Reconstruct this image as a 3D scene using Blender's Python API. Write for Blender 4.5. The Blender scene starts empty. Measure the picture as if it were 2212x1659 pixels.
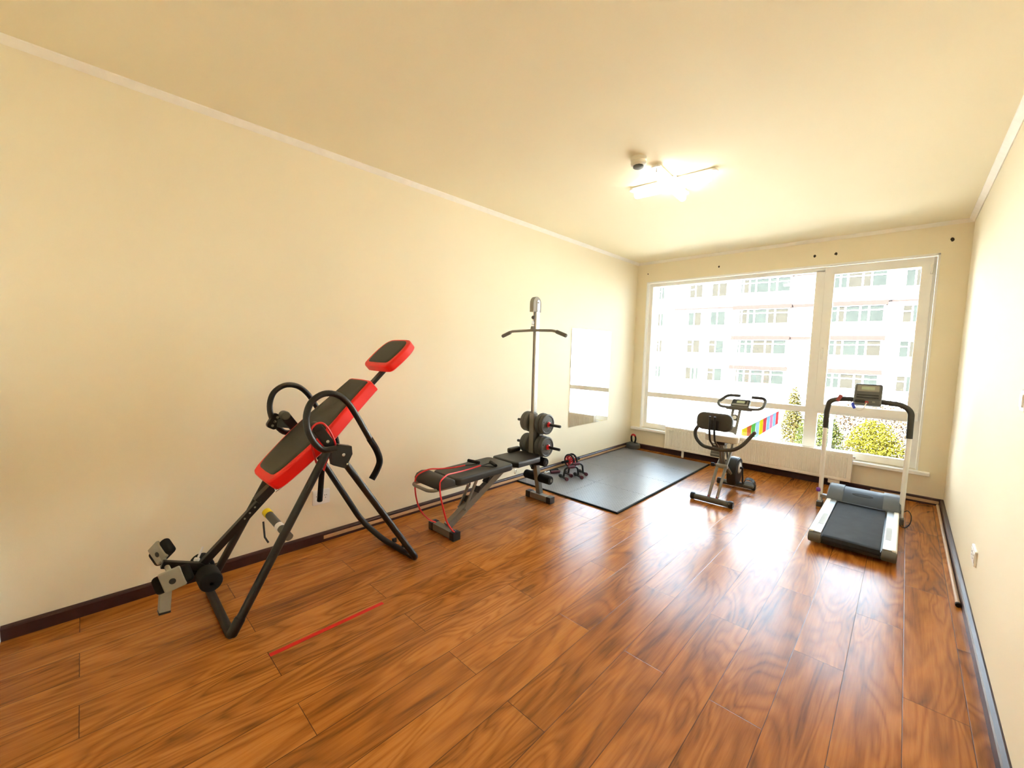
import bpy, bmesh, math, random
from mathutils import Vector, Matrix
C = bpy.context.scene
COL = C.collection
PI = math.pi
V = Vector
random.seed(7)

# ---------------------------------------------------------------- camera, light, exposure
cam_d = bpy.data.cameras.new('camera')
cam = bpy.data.objects.new('camera', cam_d); COL.objects.link(cam)
yaw, pit, rol = 0.76317, -0.0819, -0.0247
Rm = Matrix.Rotation(yaw, 3, 'Z') @ Matrix.Rotation(pit, 3, 'X') @ Matrix.Rotation(rol, 3, 'Y')
rx, fw, up = Rm.col[0], Rm.col[1], Rm.col[2]
M = Matrix((( rx.x, up.x, -fw.x), (rx.y, up.y, -fw.y), (rx.z, up.z, -fw.z))).to_4x4()
M.translation = V((2.92892, -5.65754, 1.3933))
cam.matrix_world = M
cam_d.sensor_width = 36.0
cam_d.lens = 888.73 / 2212 * 36
cam_d.clip_start = 0.02; cam_d.clip_end = 300
C.camera = cam

C.view_settings.view_transform = 'Standard'
C.view_settings.look = 'None'
C.view_settings.exposure = 1.6
C.view_settings.gamma = 1.0
C.view_settings.use_curve_mapping = False
C.cycles.max_bounces = 12
C.cycles.diffuse_bounces = 8
C.cycles.glossy_bounces = 5
C.cycles.transparent_max_bounces = 12
C.cycles.sample_clamp_indirect = 12.0
C.cycles.use_denoising = True

w = bpy.data.worlds.new('sky'); C.world = w; w.use_nodes = True
bg = w.node_tree.nodes['Background']
bg.inputs['Color'].default_value = (0.62, 0.80, 1.0, 1)
bg.inputs['Strength'].default_value = 5.0

sd = bpy.data.lights.new('sun', 'SUN'); sd.energy = 42.0; sd.angle = 0.01; sd.color = (1, .975, .93)
sun = bpy.data.objects.new('sun', sd); COL.objects.link(sun)
sun.rotation_euler = V((0.35, 0.75, -0.95)).to_track_quat('-Z', 'Y').to_euler()

pd = bpy.data.lights.new('window_portal', 'AREA'); pd.shape = 'RECTANGLE'; pd.size = 2.95; pd.size_y = 2.12
pd.cycles.is_portal = True
po = bpy.data.objects.new('window_portal', pd); COL.objects.link(po)
po.location = (1.616, 0.16, 1.36); po.rotation_euler = (-PI/2, 0, 0)

LAMP_EMIT = 5.5

# ---------------------------------------------------------------- materials
def N(nt, t, **kw):
    n = nt.nodes.new(t)
    for k, v in kw.items():
        if k.startswith('i_'): n.inputs[k[2:].replace('_', ' ')].default_value = v
        else: setattr(n, k, v)
    return n
def mat(name, col, rough=.5, metal=0., var=.06, scale=20., bump=0., bscale=200., spec=None, coat=0., emit=None):
    m = bpy.data.materials.new(name); m.use_nodes = True; nt = m.node_tree
    b = nt.nodes['Principled BSDF']
    tc = N(nt, 'ShaderNodeTexCoord')
    no = N(nt, 'ShaderNodeTexNoise'); no.inputs['Scale'].default_value = scale; no.inputs['Detail'].default_value = 3
    nt.links.new(tc.outputs['Object'], no.inputs['Vector'])
    mx = N(nt, 'ShaderNodeMix', data_type='RGBA')
    mx.inputs[6].default_value = (*[max(0, c * (1 - var)) for c in col], 1)
    mx.inputs[7].default_value = (*[min(1, c * (1 + var)) for c in col], 1)
    nt.links.new(no.outputs['Fac'], mx.inputs[0]); nt.links.new(mx.outputs[2], b.inputs['Base Color'])
    b.inputs['Roughness'].default_value = rough; b.inputs['Metallic'].default_value = metal
    if spec is not None: b.inputs['Specular IOR Level'].default_value = spec
    if coat: b.inputs['Coat Weight'].default_value = coat; b.inputs['Coat Roughness'].default_value = .1
    if emit: b.inputs['Emission Color'].default_value = (*emit[:3], 1); b.inputs['Emission Strength'].default_value = emit[3]
    if bump:
        n2 = N(nt, 'ShaderNodeTexNoise'); n2.inputs['Scale'].default_value = bscale; n2.inputs['Detail'].default_value = 4
        nt.links.new(tc.outputs['Object'], n2.inputs['Vector'])
        bp = N(nt, 'ShaderNodeBump'); bp.inputs['Strength'].default_value = bump; bp.inputs['Distance'].default_value = .002
        nt.links.new(n2.outputs['Fac'], bp.inputs['Height']); nt.links.new(bp.outputs['Normal'], b.inputs['Normal'])
    return m
def math_(nt, op, a, b=None, c=None):
    n = N(nt, 'ShaderNodeMath', operation=op)
    for i, v in enumerate((a, b, c)):
        if v is None: continue
        if isinstance(v, (int, float)): n.inputs[i].default_value = v
        else: nt.links.new(v, n.inputs[i])
    return n.outputs[0]

def laminate():
    m = bpy.data.materials.new('laminate'); m.use_nodes = True; nt = m.node_tree
    b = nt.nodes['Principled BSDF']; L = nt.links.new
    tc = N(nt, 'ShaderNodeTexCoord'); sx = N(nt, 'ShaderNodeSeparateXYZ'); L(tc.outputs['Object'], sx.inputs[0])
    X, Y = sx.outputs[0], sx.outputs[1]
    u = math_(nt, 'DIVIDE', math_(nt, 'SUBTRACT', X, 2.828), .1895)
    row = math_(nt, 'FLOOR', u); uf = math_(nt, 'SUBTRACT', u, row)
    par = math_(nt, 'MULTIPLY', math_(nt, 'FLOORED_MODULO', row, 2.0), .5)
    v = math_(nt, 'ADD', math_(nt, 'DIVIDE', math_(nt, 'ADD', Y, 3.952), 1.18), par)
    colm = math_(nt, 'FLOOR', v); vf = math_(nt, 'SUBTRACT', v, colm)
    cid = N(nt, 'ShaderNodeCombineXYZ'); L(row, cid.inputs[0]); L(colm, cid.inputs[1])
    wn = N(nt, 'ShaderNodeTexWhiteNoise', noise_dimensions='3D'); L(cid.outputs[0], wn.inputs['Vector'])
    off = N(nt, 'ShaderNodeVectorMath', operation='SCALE'); off.inputs['Scale'].default_value = 37.
    L(wn.outputs['Color'], off.inputs[0])
    st = N(nt, 'ShaderNodeVectorMath', operation='MULTIPLY'); st.inputs[1].default_value = (1, .16, 1)
    L(tc.outputs['Object'], st.inputs[0])
    ad = N(nt, 'ShaderNodeVectorMath', operation='ADD'); L(st.outputs[0], ad.inputs[0]); L(off.outputs[0], ad.inputs[1])
    n1 = N(nt, 'ShaderNodeTexNoise'); n1.inputs['Scale'].default_value = 5.0; n1.inputs['Detail'].default_value = 2.5; n1.inputs['Roughness'].default_value = .5
    n1.inputs['Distortion'].default_value = .7
    L(ad.outputs[0], n1.inputs['Vector'])
    ring = math_(nt, 'SINE', math_(nt, 'MULTIPLY', n1.outputs['Fac'], 85.0))
    ring = math_(nt, 'POWER', math_(nt, 'ADD', math_(nt, 'MULTIPLY', ring, .5), .5), .55)
    st2 = N(nt, 'ShaderNodeVectorMath', operation='MULTIPLY'); st2.inputs[1].default_value = (1, .045, 1); L(ad.outputs[0], st2.inputs[0])
    ad2 = N(nt, 'ShaderNodeVectorMath', operation='MULTIPLY'); ad2.inputs[1].default_value = (1, .25, 1); L(ad.outputs[0], ad2.inputs[0])
    n2 = N(nt, 'ShaderNodeTexNoise'); n2.inputs['Scale'].default_value = 110.; n2.inputs['Detail'].default_value = 6; n2.inputs['Roughness'].default_value = .65; L(ad2.outputs[0], n2.inputs['Vector'])
    n3 = N(nt, 'ShaderNodeTexNoise'); n3.inputs['Scale'].default_value = 9.; n3.inputs['Detail'].default_value = 3; n3.inputs['Distortion'].default_value = .6; L(ad.outputs[0], n3.inputs['Vector'])
    f = math_(nt, 'ADD', math_(nt, 'SUBTRACT', math_(nt, 'MULTIPLY', ring, .17), .0), math_(nt, 'MULTIPLY', n2.outputs['Fac'], .42))
    f = math_(nt, 'ADD', f, math_(nt, 'MULTIPLY', n3.outputs['Fac'], .56))
    f = math_(nt, 'ADD', f, math_(nt, 'MULTIPLY', math_(nt, 'SUBTRACT', wn.outputs['Value'], .5), .12))
    cr = N(nt, 'ShaderNodeValToRGB'); L(f, cr.inputs[0])
    e = cr.color_ramp.elements
    e[0].position = .36; e[0].color = (.17, .053, .009, 1)
    e[1].position = .92; e[1].color = (.60, .25, .052, 1)
    x = e.new(.55); x.color = (.34, .112, .019, 1)
    x = e.new(.72); x.color = (.48, .175, .031, 1)
    # seams
    du = math_(nt, 'MULTIPLY', math_(nt, 'MINIMUM', uf, math_(nt, 'SUBTRACT', 1.0, uf)), .1895)
    dv = math_(nt, 'MULTIPLY', math_(nt, 'MINIMUM', vf, math_(nt, 'SUBTRACT', 1.0, vf)), 1.18)
    dm = math_(nt, 'MINIMUM', du, dv)
    seam = N(nt, 'ShaderNodeMapRange'); seam.inputs[1].default_value = .0004; seam.inputs[2].default_value = .0020
    L(dm, seam.inputs[0])
    mx = N(nt, 'ShaderNodeMix', data_type='RGBA'); mx.inputs[6].default_value = (.06, .021, .006, 1)
    L(seam.outputs[0], mx.inputs[0]); L(cr.outputs[0], mx.inputs[7]); L(mx.outputs[2], b.inputs['Base Color'])
    n4 = N(nt, 'ShaderNodeTexNoise'); n4.inputs['Scale'].default_value = 3.; n4.inputs['Detail'].default_value = 5; L(tc.outputs['Object'], n4.inputs['Vector'])
    rr = N(nt, 'ShaderNodeMapRange'); rr.inputs[1].default_value = .0; rr.inputs[2].default_value = 1.; rr.inputs[3].default_value = .17; rr.inputs[4].default_value = .31
    L(n4.outputs['Fac'], rr.inputs[0]); L(rr.outputs[0], b.inputs['Roughness'])
    b.inputs['Specular IOR Level'].default_value = .27
    bp = N(nt, 'ShaderNodeBump'); bp.inputs['Strength'].default_value = .25; bp.inputs['Distance'].default_value = .0012
    hh = math_(nt, 'ADD', math_(nt, 'MULTIPLY', seam.outputs[0], 1.0), math_(nt, 'MULTIPLY', n2.outputs['Fac'], .12))
    L(hh, bp.inputs['Height']); L(bp.outputs['Normal'], b.inputs['Normal'])
    return m

def foam_mat():
    m = mat('eva_foam', (.19, .195, .21), .40, 0, .12, 8.)
    nt = m.node_tree; b = nt.nodes['Principled BSDF']; L = nt.links.new
    tc = N(nt, 'ShaderNodeTexCoord'); sx = N(nt, 'ShaderNodeSeparateXYZ'); L(tc.outputs['Object'], sx.inputs[0])
    a = math_(nt, 'MULTIPLY', math_(nt, 'ADD', sx.outputs[0], sx.outputs[1]), 1 / .034)
    c = math_(nt, 'MULTIPLY', math_(nt, 'SUBTRACT', sx.outputs[0], sx.outputs[1]), 1 / .034)
    pa = math_(nt, 'FLOORED_MODULO', math_(nt, 'ADD', math_(nt, 'FLOOR', a), math_(nt, 'FLOOR', c)), 2.0)
    af = math_(nt, 'SUBTRACT', math_(nt, 'FRACT', a), .5); cf = math_(nt, 'SUBTRACT', math_(nt, 'FRACT', c), .5)
    wa = math_(nt, 'ADD', 1.0, math_(nt, 'MULTIPLY', pa, 2.2)); wc = math_(nt, 'SUBTRACT', 3.2, math_(nt, 'MULTIPLY', pa, 2.2))
    d = math_(nt, 'ADD', math_(nt, 'POWER', math_(nt, 'MULTIPLY', af, wa), 2.0), math_(nt, 'POWER', math_(nt, 'MULTIPLY', cf, wc), 2.0))
    mr = N(nt, 'ShaderNodeMapRange'); mr.inputs[1].default_value = .10; mr.inputs[2].default_value = .20; mr.inputs[3].default_value = 1; mr.inputs[4].default_value = 0
    L(d, mr.inputs[0])
    bp = N(nt, 'ShaderNodeBump'); bp.inputs['Strength'].default_value = 1.0; bp.inputs['Distance'].default_value = .005
    L(mr.outputs[0], bp.inputs['Height']); L(bp.outputs['Normal'], b.inputs['Normal'])
    b.inputs['Specular IOR Level'].default_value = .6
    return m

def glass_mat():
    m = bpy.data.materials.new('window_glass'); m.use_nodes = True; nt = m.node_tree; nt.nodes.clear()
    o = N(nt, 'ShaderNodeOutputMaterial'); tr = N(nt, 'ShaderNodeBsdfTransparent'); gl = N(nt, 'ShaderNodeBsdfGlossy')
    no = N(nt, 'ShaderNodeTexNoise'); no.inputs['Scale'].default_value = 3
    cr = N(nt, 'ShaderNodeMix', data_type='RGBA'); cr.inputs[6].default_value = (.95, .97, .96, 1); cr.inputs[7].default_value = (.97, .98, .97, 1)
    nt.links.new(no.outputs['Fac'], cr.inputs[0]); nt.links.new(cr.outputs[2], tr.inputs['Color'])
    gl.inputs['Roughness'].default_value = .01
    fr = N(nt, 'ShaderNodeFresnel'); fr.inputs['IOR'].default_value = 1.45
    mx = N(nt, 'ShaderNodeMixShader')
    nt.links.new(fr.outputs[0], mx.inputs[0]); nt.links.new(tr.outputs[0], mx.inputs[1]); nt.links.new(gl.outputs[0], mx.inputs[2])
    nt.links.new(mx.outputs[0], o.inputs[0])
    return m

def wall_mat(name, col, streak=.05):
    m = mat(name, col, .75, 0, .02, 1.2, .15, 260., spec=.25)
    nt = m.node_tree; b = nt.nodes['Principled BSDF']
    return m

MT = dict(
    wall=wall_mat('wall_paint', (.88, .81, .635)),
    ceil=wall_mat('ceiling_paint', (.86, .785, .58)),
    cornice=mat('cornice_paint', (.90, .86, .78), .6),
    floor=laminate(), foam=foam_mat(), glass=glass_mat(),
    base=mat('dark_skirting_wood', (.040, .013, .012), .35, 0, .3, 30.),
    tan=mat('tan_strip', (.55, .36, .20), .5, 0, .15, 30.),
    pvc=mat('white_pvc', (.90, .90, .89), .35, 0, .02),
    rad=mat('radiator_enamel', (.87, .84, .77), .35, 0, .02),
    blackm=mat('black_steel', (.008, .008, .008), .38, 0, .2, 60., .1, 400),
    blackp=mat('black_plastic', (.007, .007, .0075), .45, 0, .2, 60.),
    foamb=mat('black_foam', (.008, .008, .0075), .85, 0, .3, 120., .5, 500, spec=.3),
    red=mat('red_vinyl', (.90, .010, .008), .4, 0, .06, 20., .1, 500),
    vinyl=mat('black_vinyl', (.040, .037, .030), .55, 0, .2, 60., .35, 700),
    vinyl2=mat('bench_vinyl', (.021, .0205, .019), .45, 0, .2, 40., .25, 600),
    gsteel=mat('grey_powder_steel', (.21, .20, .175), .38, .35, .1, 40.),
    steel=mat('bright_steel', (.62, .60, .56), .25, .9, .05, 40.),
    silver=mat('silver_plastic', (.26, .26, .25), .35, .3, .05, 40.),
    ltgrey=mat('light_grey_plastic', (.30, .29, .24), .5, 0, .05, 40.),
    dkgrey=mat('dark_grey_plastic', (.10, .10, .09), .5, 0, .1, 40.),
    yellow=mat('yellow_tape', (.85, .66, .02), .5),
    redp=mat('red_plastic', (.65, .012, .02), .35, 0, .1, 40.),
    redrub=mat('red_rubber', (.70, .02, .025), .4, 0, .08, 40.),
    maroon=mat('maroon_foam', (.09, .015, .03), .7, 0, .2, 60.),
    plate=mat('plate_plastic', (.075, .08, .078), .45, 0, .15, 40.),
    white=mat('white_plastic', (.85, .84, .82), .4, 0, .02),
    cream=mat('cream_seat_vinyl', (.55, .50, .42), .5, 0, .06, 30., .2, 500),
    purple=mat('purple_plastic', (.16, .03, .28), .4),
    blue=mat('blue_strap', (.02, .05, .55), .5),
    belt=mat('treadmill_belt', (.026, .028, .030), .75, 0, .35, 14., .3, 700, spec=.15),
    hood=mat('blue_grey_plastic', (.060, .078, .110), .5, 0, .05, 30., spec=.3),
    hood2=mat('pale_hood_plastic', (.13, .15, .18), .5, 0, .04, 30., spec=.3),
    lcd=mat('lcd_screen', (.45, .52, .38), .2, 0, .04),
    mirror=mat('mirror_glass', (.93, .94, .93), .015, 1.0, .005),
    tapered=mat('red_tape', (.60, .025, .012), .6, 0, .1, 40., spec=.15),
    dark=mat('dark_hole', (.035, .025, .015), .9, 0, .3, 200.),
    lampbody=mat('lamp_body', (.85, .85, .84), .4, 0, .02),
    tube=mat('lamp_tube', (.9, .9, .9), .4, 0, .01, emit=(1, .97, .92, LAMP_EMIT)),
    socket=mat('smoke_sensor_plastic', (.80, .76, .66), .45, 0, .03),
    pink=mat('reddish_clip', (.35, .07, .06), .6, 0, .1, 60.),
)

# ---------------------------------------------------------------- mesh builder
def frame_from(d):
    d = V(d).normalized(); a = V((0, 0, 1)) if abs(d.z) < .9 else V((1, 0, 0))
    u = d.cross(a).normalized(); return u, d.cross(u).normalized()
def fillet(pts, r, n=6):
    pts = [V(p) for p in pts]
    if not r: return pts
    out = [pts[0]]
    for i in range(1, len(pts) - 1):
        a, p, b = pts[i-1], pts[i], pts[i+1]
        ra = min(r if not isinstance(r, (list, tuple)) else r[i], (a-p).length * .48, (b-p).length * .48)
        q0 = p + (a-p).normalized() * ra; q1 = p + (b-p).normalized() * ra
        for k in range(n + 1):
            t = k / n; out.append(q0*(1-t)**2 + p*2*t*(1-t) + q1*t*t)
    out.append(pts[-1]); return out
def smooth_path(pts, n=8):
    pts = [V(p) for p in pts]; P = [pts[0]*2 - pts[1]] + pts + [pts[-1]*2 - pts[-2]]; out = []
    for i in range(1, len(P) - 2):
        a, b, c, d = P[i-1:i+3]
        for k in range(n):
            t = k / n
            out.append(.5*((2*b) + (c-a)*t + (2*a - 5*b + 4*c - d)*t*t + (3*b - a - 3*c + d)*t**3))
    out.append(pts[-1]); return out

SPLIT = {'bracket', 'bolt', 'floor_clip', 'seat_strut', 'plate_hole', 'pale_mark', 'height_hole', 'supply_pipe', 'button_row', 'rack_tooth', 'pull_ring', 'snap_link', 'console_button', 'backrest_bar'}
class MB:
    def __init__(s): s.bm = bmesh.new()
    def quad(s, *p): s.bm.faces.new([s.bm.verts.new(V(q)) for q in p])
    def box(s, x0, x1, y0, y1, z0, z1, bev=0., seg=2):
        return s.obox(((x0+x1)/2, (y0+y1)/2, (z0+z1)/2), (abs(x1-x0), abs(y1-y0), abs(z1-z0)), None, bev, seg)
    def obox(s, c, size, rot=None, bev=0., seg=2):
        m = Matrix.Diagonal((*size, 1))
        if rot is not None: m = rot.to_4x4() @ m
        m = Matrix.Translation(V(c)) @ m
        g = bmesh.ops.create_cube(s.bm, size=1, matrix=m)
        if bev:
            ed = list({e for v in g['verts'] for e in v.link_edges})
            bmesh.ops.bevel(s.bm, geom=ed, offset=bev, segments=seg, affect='EDGES', profile=.5, clamp_overlap=True)
        return s
    def bar(s, p0, p1, a, b, bev=.003, upv=None):
        # rectangular bar between two points; a = width along sideways axis, b = other
        p0, p1 = V(p0), V(p1); d = (p1-p0); L = d.length; d.normalize()
        side = V(upv) if upv is not None else V((1, 0, 0))
        side = (side - d*side.dot(d)).normalized(); o = d.cross(side)
        R = Matrix((side, o, d)).transposed()
        return s.obox((p0+p1)/2, (a, b, L), R, bev)
    def tube(s, pts, r, fil=0., seg=12, closed=False, n=6, rs=None):
        pts = fillet(pts, fil, n) if fil else [V(p) for p in pts]
        m = len(pts); rings = []; T = []
        for i in range(m):
            if closed: d = pts[(i+1) % m] - pts[i-1]
            else: d = pts[min(i+1, m-1)] - pts[max(i-1, 0)]
            T.append(d.normalized())
        u, v = frame_from(T[0])
        for i in range(m):
            u = (u - T[i]*u.dot(T[i])).normalized(); v = T[i].cross(u)
            rr = rs[i] if rs else r
            rings.append([s.bm.verts.new(pts[i] + (u*math.cos(2*PI*k/seg) + v*math.sin(2*PI*k/seg))*rr) for k in range(seg)])
        for i in range(m if closed else m-1):
            A, B = rings[i], rings[(i+1) % m]
            for k in range(seg): s.bm.faces.new((A[k], A[(k+1) % seg], B[(k+1) % seg], B[k]))
        if not closed: s.bm.faces.new(rings[0][::-1]); s.bm.faces.new(rings[-1])
        return s
    def cyl(s, p0, p1, r, r2=None, seg=20):
        return s.tube([p0, p1], r, seg=seg, rs=[r, r if r2 is None else r2])
    def lathe(s, prof, o, axis=(0, 0, 1), seg=32):
        o = V(o); ax = V(axis).normalized(); u, v = frame_from(ax); rings = []
        for r, h in prof:
            rings.append([s.bm.verts.new(o + ax*h + (u*math.cos(2*PI*k/seg) + v*math.sin(2*PI*k/seg))*max(r, 1e-5)) for k in range(seg)])
        for A, B in zip(rings, rings[1:]):
            for k in range(seg): s.bm.faces.new((A[k], B[k], B[(k+1) % seg], A[(k+1) % seg]))
        s.bm.faces.new(rings[0]); s.bm.faces.new(rings[-1][::-1]); return s
    def rod(s, p0, p1, r, round_=.3, seg=20):       # cylinder with rounded rims
        p0, p1 = V(p0), V(p1); h = (p1-p0).length; b = r*round_
        return s.lathe([(r-b, 0), (r-b*.3, b*.3), (r, b), (r, h-b), (r-b*.3, h-b*.3), (r-b, h)], p0, p1-p0, seg)
    def torus(s, c, axis, R, r, seg=32, sub=10):
        u, v = frame_from(axis); c = V(c)
        return s.tube([c + (u*math.cos(2*PI*k/seg) + v*math.sin(2*PI*k/seg))*R for k in range(seg)], r, closed=True, seg=sub)
    def stack(s, outline, prof, o, u, v, n):
        # outline: 2-D polygon (u,v); prof: [(inset, height along n)]
        o, u, v, n = V(o), V(u), V(v), V(n); m = len(outline); P = [V((a, b)) for a, b in outline]
        area = sum(P[i].x*P[(i+1) % m].y - P[(i+1) % m].x*P[i].y for i in range(m)); sg = 1 if area > 0 else -1
        nr = []
        for i in range(m):
            e1 = (P[i]-P[i-1]).normalized(); e2 = (P[(i+1) % m]-P[i]).normalized()
            n1 = V((-e1.y, e1.x))*sg; n2 = V((-e2.y, e2.x))*sg; k = n1+n2
            nr.append(k / max(.35, k.dot(n1)) if k.length > 1e-6 else n1)
        rings = []
        for ins, h in prof:
            rings.append([s.bm.verts.new(o + u*(P[i].x+nr[i].x*ins) + v*(P[i].y+nr[i].y*ins) + n*h) for i in range(m)])
        for A, B in zip(rings, rings[1:]):
            for k in range(m): s.bm.faces.new((A[k], A[(k+1) % m], B[(k+1) % m], B[k]))
        s.bm.faces.new(rings[0][::-1]); s.bm.faces.new(rings[-1]); return s
    def pad(s, outline, t, bev, o, u, v, n, crown=0.):
        pr = [(bev*.6, 0), (0, bev*.5)]
        pr += [(0, t-bev), (bev*.12, t-bev*.5), (bev*.45, t-bev*.15), (bev, t)]
        return s.stack(outline, pr, o, u, v, n)
    def sphere(s, c, r, sc=(1, 1, 1)):
        bmesh.ops.create_uvsphere(s.bm, u_segments=16, v_segments=10, radius=r, matrix=Matrix.Translation(V(c)) @ Matrix.Diagonal((*sc, 1))); return s
    def build(s, name, m, parent=None, origin=None, smooth=True, ang=40):
        if name in SPLIT:
            left = set(s.bm.verts); isl = []
            while left:
                v = left.pop(); st = [v]; grp = [v]
                while st:
                    q = st.pop()
                    for e in q.link_edges:
                        o = e.other_vert(q)
                        if o in left: left.discard(o); st.append(o); grp.append(o)
                isl.append(grp)
            last = None
            for grp in sorted(isl, key=lambda g: (round(g[0].co.y, 3), round(g[0].co.x, 3))):
                b = MB(); mp = {v: b.bm.verts.new(v.co) for v in grp}
                for f in {f for v in grp for f in v.link_faces}: b.bm.faces.new([mp[v] for v in f.verts])
                last = b.build_one(name, m, parent, origin, smooth, ang)
            s.bm.free(); return last
        return s.build_one(name, m, parent, origin, smooth, ang)
    def build_one(s, name, m, parent=None, origin=None, smooth=True, ang=40):
        bmesh.ops.recalc_face_normals(s.bm, faces=s.bm.faces[:])
        me = bpy.data.meshes.new(name); 
        base = V((0, 0, 0))
        if parent is not None:
            q = parent
            base = V(q.get('_o', (0, 0, 0)))
        elif origin is not None: base = V(origin)
        rotz = parent.get('_rz', 0.) if parent is not None else 0.
        bmesh.ops.translate(s.bm, verts=s.bm.verts[:], vec=-base)
        s.bm.to_mesh(me); s.bm.free()
        me.materials.append(MT[m] if isinstance(m, str) else m)
        if smooth:
            me.polygons.foreach_set('use_smooth', [True]*len(me.polygons)); me.set_sharp_from_angle(angle=math.radians(ang))
        o = bpy.data.objects.new(name, me); COL.objects.link(o)
        if smooth:
            wn = o.modifiers.new('normals', 'WEIGHTED_NORMAL'); wn.keep_sharp = True; wn.weight = 100
        if parent is not None: o.parent = parent; o['_o'] = tuple(base)
        else: o.location = base; o['_o'] = tuple(base)
        return o
def rrect(w, h, r, n=5, cx=0, cy=0):
    out = []
    for (sx, sy, a0) in ((1, 1, 0), (-1, 1, PI/2), (-1, -1, PI), (1, -1, 3*PI/2)):
        for k in range(n+1):
            a = a0 + PI/2*k/n; out.append((cx + sx*(w/2-r) + r*math.cos(a), cy + sy*(h/2-r) + r*math.sin(a)))
    return out
def tag(o, label=None, cat=None, group=None, kind=None):
    if label: o['label'] = label
    if cat: o['category'] = cat
    if group: o['group'] = group
    if kind: o['kind'] = kind
    return o
def thing(name, loc, label, cat, group=None):
    o = bpy.data.objects.new(name, None); COL.objects.link(o); o.location = loc; o['_o'] = tuple(loc); o.empty_display_size = .05
    return tag(o, label, cat, group)
def copy_tree(o, parent=None):
    c = o.copy(); COL.objects.link(c)
    if parent is not None: c.parent = parent
    for ch in [x for x in COL.objects if x.parent == o]: copy_tree(ch, c)
    return c
def struct(o): o['kind'] = 'structure'; return o
def bx(name, m, *a, parent=None, bev=0., origin=None):
    b = MB(); b.box(*a, bev); return b.build(name, m, parent, origin)

# ---------------------------------------------------------------- room
W, H, YB = 3.277, 2.69, -6.02
WX0, WX1, WZ0, WZ1 = 0.1533, 3.0785, 0.3106, 2.4068
struct(bx('floor', 'floor', -.2, W+.2, YB-.2, .15, -.12, 0))
struct(bx('ceiling', 'ceil', -.2, W+.2, YB-.2, .15, H, H+.2))
struct(bx('wall_left', 'wall', -.2, 0, YB-.2, .15, -.0, H))
struct(bx('wall_right', 'wall', W, W+.2, YB-.2, .15, -.0, H))
b = MB()
b.box(0, W, YB-.2, YB, 0, H); struct(b.build('wall_back', 'wall'))
b = MB()
b.box(0, WX0, 0, .15, 0, H); b.box(WX1, W, 0, .15, 0, H); b.box(WX0, WX1, 0, .15, 0, WZ0); b.box(WX0, WX1, 0, .15, WZ1, H)
struct(b.build('wall_front', 'wall'))
# skirting
t, hb = .0246, .066
def skirt(name, ux, p0, p1, nrm):
    b = MB(); p0, p1 = V(p0), V(p1); n = V(nrm); d = (p1-p0)
    prof = [(0, 0), (t, 0), (t, hb-.010), (t-.005, hb-.004), (.006, hb), (0, hb)]
    A = [b.bm.verts.new(p0 + n*x + V((0, 0, z))) for x, z in prof]; B = [b.bm.verts.new(p1 + n*x + V((0, 0, z))) for x, z in prof]
    for k in range(len(prof)): b.bm.faces.new((A[k], A[(k+1) % 6], B[(k+1) % 6], B[k]))
    b.bm.faces.new(A); b.bm.faces.new(B[::-1])
    return struct(b.build(name, 'base', smooth=False))
skirt('baseboard_left', 0, (0, YB, 0), (0, 0, 0), (1, 0, 0))
skirt('baseboard_right', 0, (W, YB, 0), (W, 0, 0), (-1, 0, 0))
skirt('baseboard_front', 0, (0, 0, 0), (W, 0, 0), (0, -1, 0))
skirt('baseboard_back', 0, (0.2, YB, 0), (W, YB, 0), (0, 1, 0))
# cornice
def corn(name, p0, p1, nrm):
    b = MB(); p0, p1 = V(p0), V(p1); n = V(nrm)
    prof = [(0, H-.030), (.006, H-.033), (.036, H-.006), (.038, H), (0, H)]
    A = [b.bm.verts.new(p0 + n*x + V((0, 0, z))) for x, z in prof]; B = [b.bm.verts.new(p1 + n*x + V((0, 0, z))) for x, z in prof]
    k_ = len(prof)
    for k in range(k_): b.bm.faces.new((A[k], A[(k+1) % k_], B[(k+1) % k_], B[k]))
    b.bm.faces.new(A); b.bm.faces.new(B[::-1])
    return struct(b.build(name, 'cornice', smooth=False))
corn('trim_1', (0, YB, 0), (0, 0, 0), (1, 0, 0))
corn('trim_2', (W, YB, 0), (W, 0, 0), (-1, 0, 0))
corn('trim_3', (0, 0, 0), (W, 0, 0), (0, -1, 0))
# door casing at the near left corner
struct(bx('door_1', 'white', .0, .09, YB, -5.972, 0, 2.08, bev=.004))

# tan strips in the skirting
b = MB(); b.box(t-.001, t+.003, -4.522, -.03, .020, .045, .001); b.box(t+.003, t+.0045, -4.522, -.03, .031, .034)
tag(b.build('skirting_insert', 'tan', origin=(t, -4.522, .02)), 'tan strip let into the dark skirting along the left wall', 'strip')
b = MB(); b.box(2.75, W-.03, -t-.004, -t+.001, .018, .046, .001)
tag(b.build('skirting_insert', 'tan', origin=(2.75, -t, .018)), 'short tan strip in the skirting under the window, behind the treadmill', 'strip')
pp = thing('cable_pipe', (W-.037, -1.2, 0), 'thin tan pipe along the foot of the right wall with dark open end', 'pipe')
b = MB(); b.tube([(W-.037, -2.27, .012), (W-.037, -.05, .012)], .0115); b.build('pipe', 'tan', pp)
b = MB(); b.cyl((W-.037, -2.275, .012), (W-.037, -2.255, .012), .0125); b.build('pipe_end', 'dark', pp)

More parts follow.
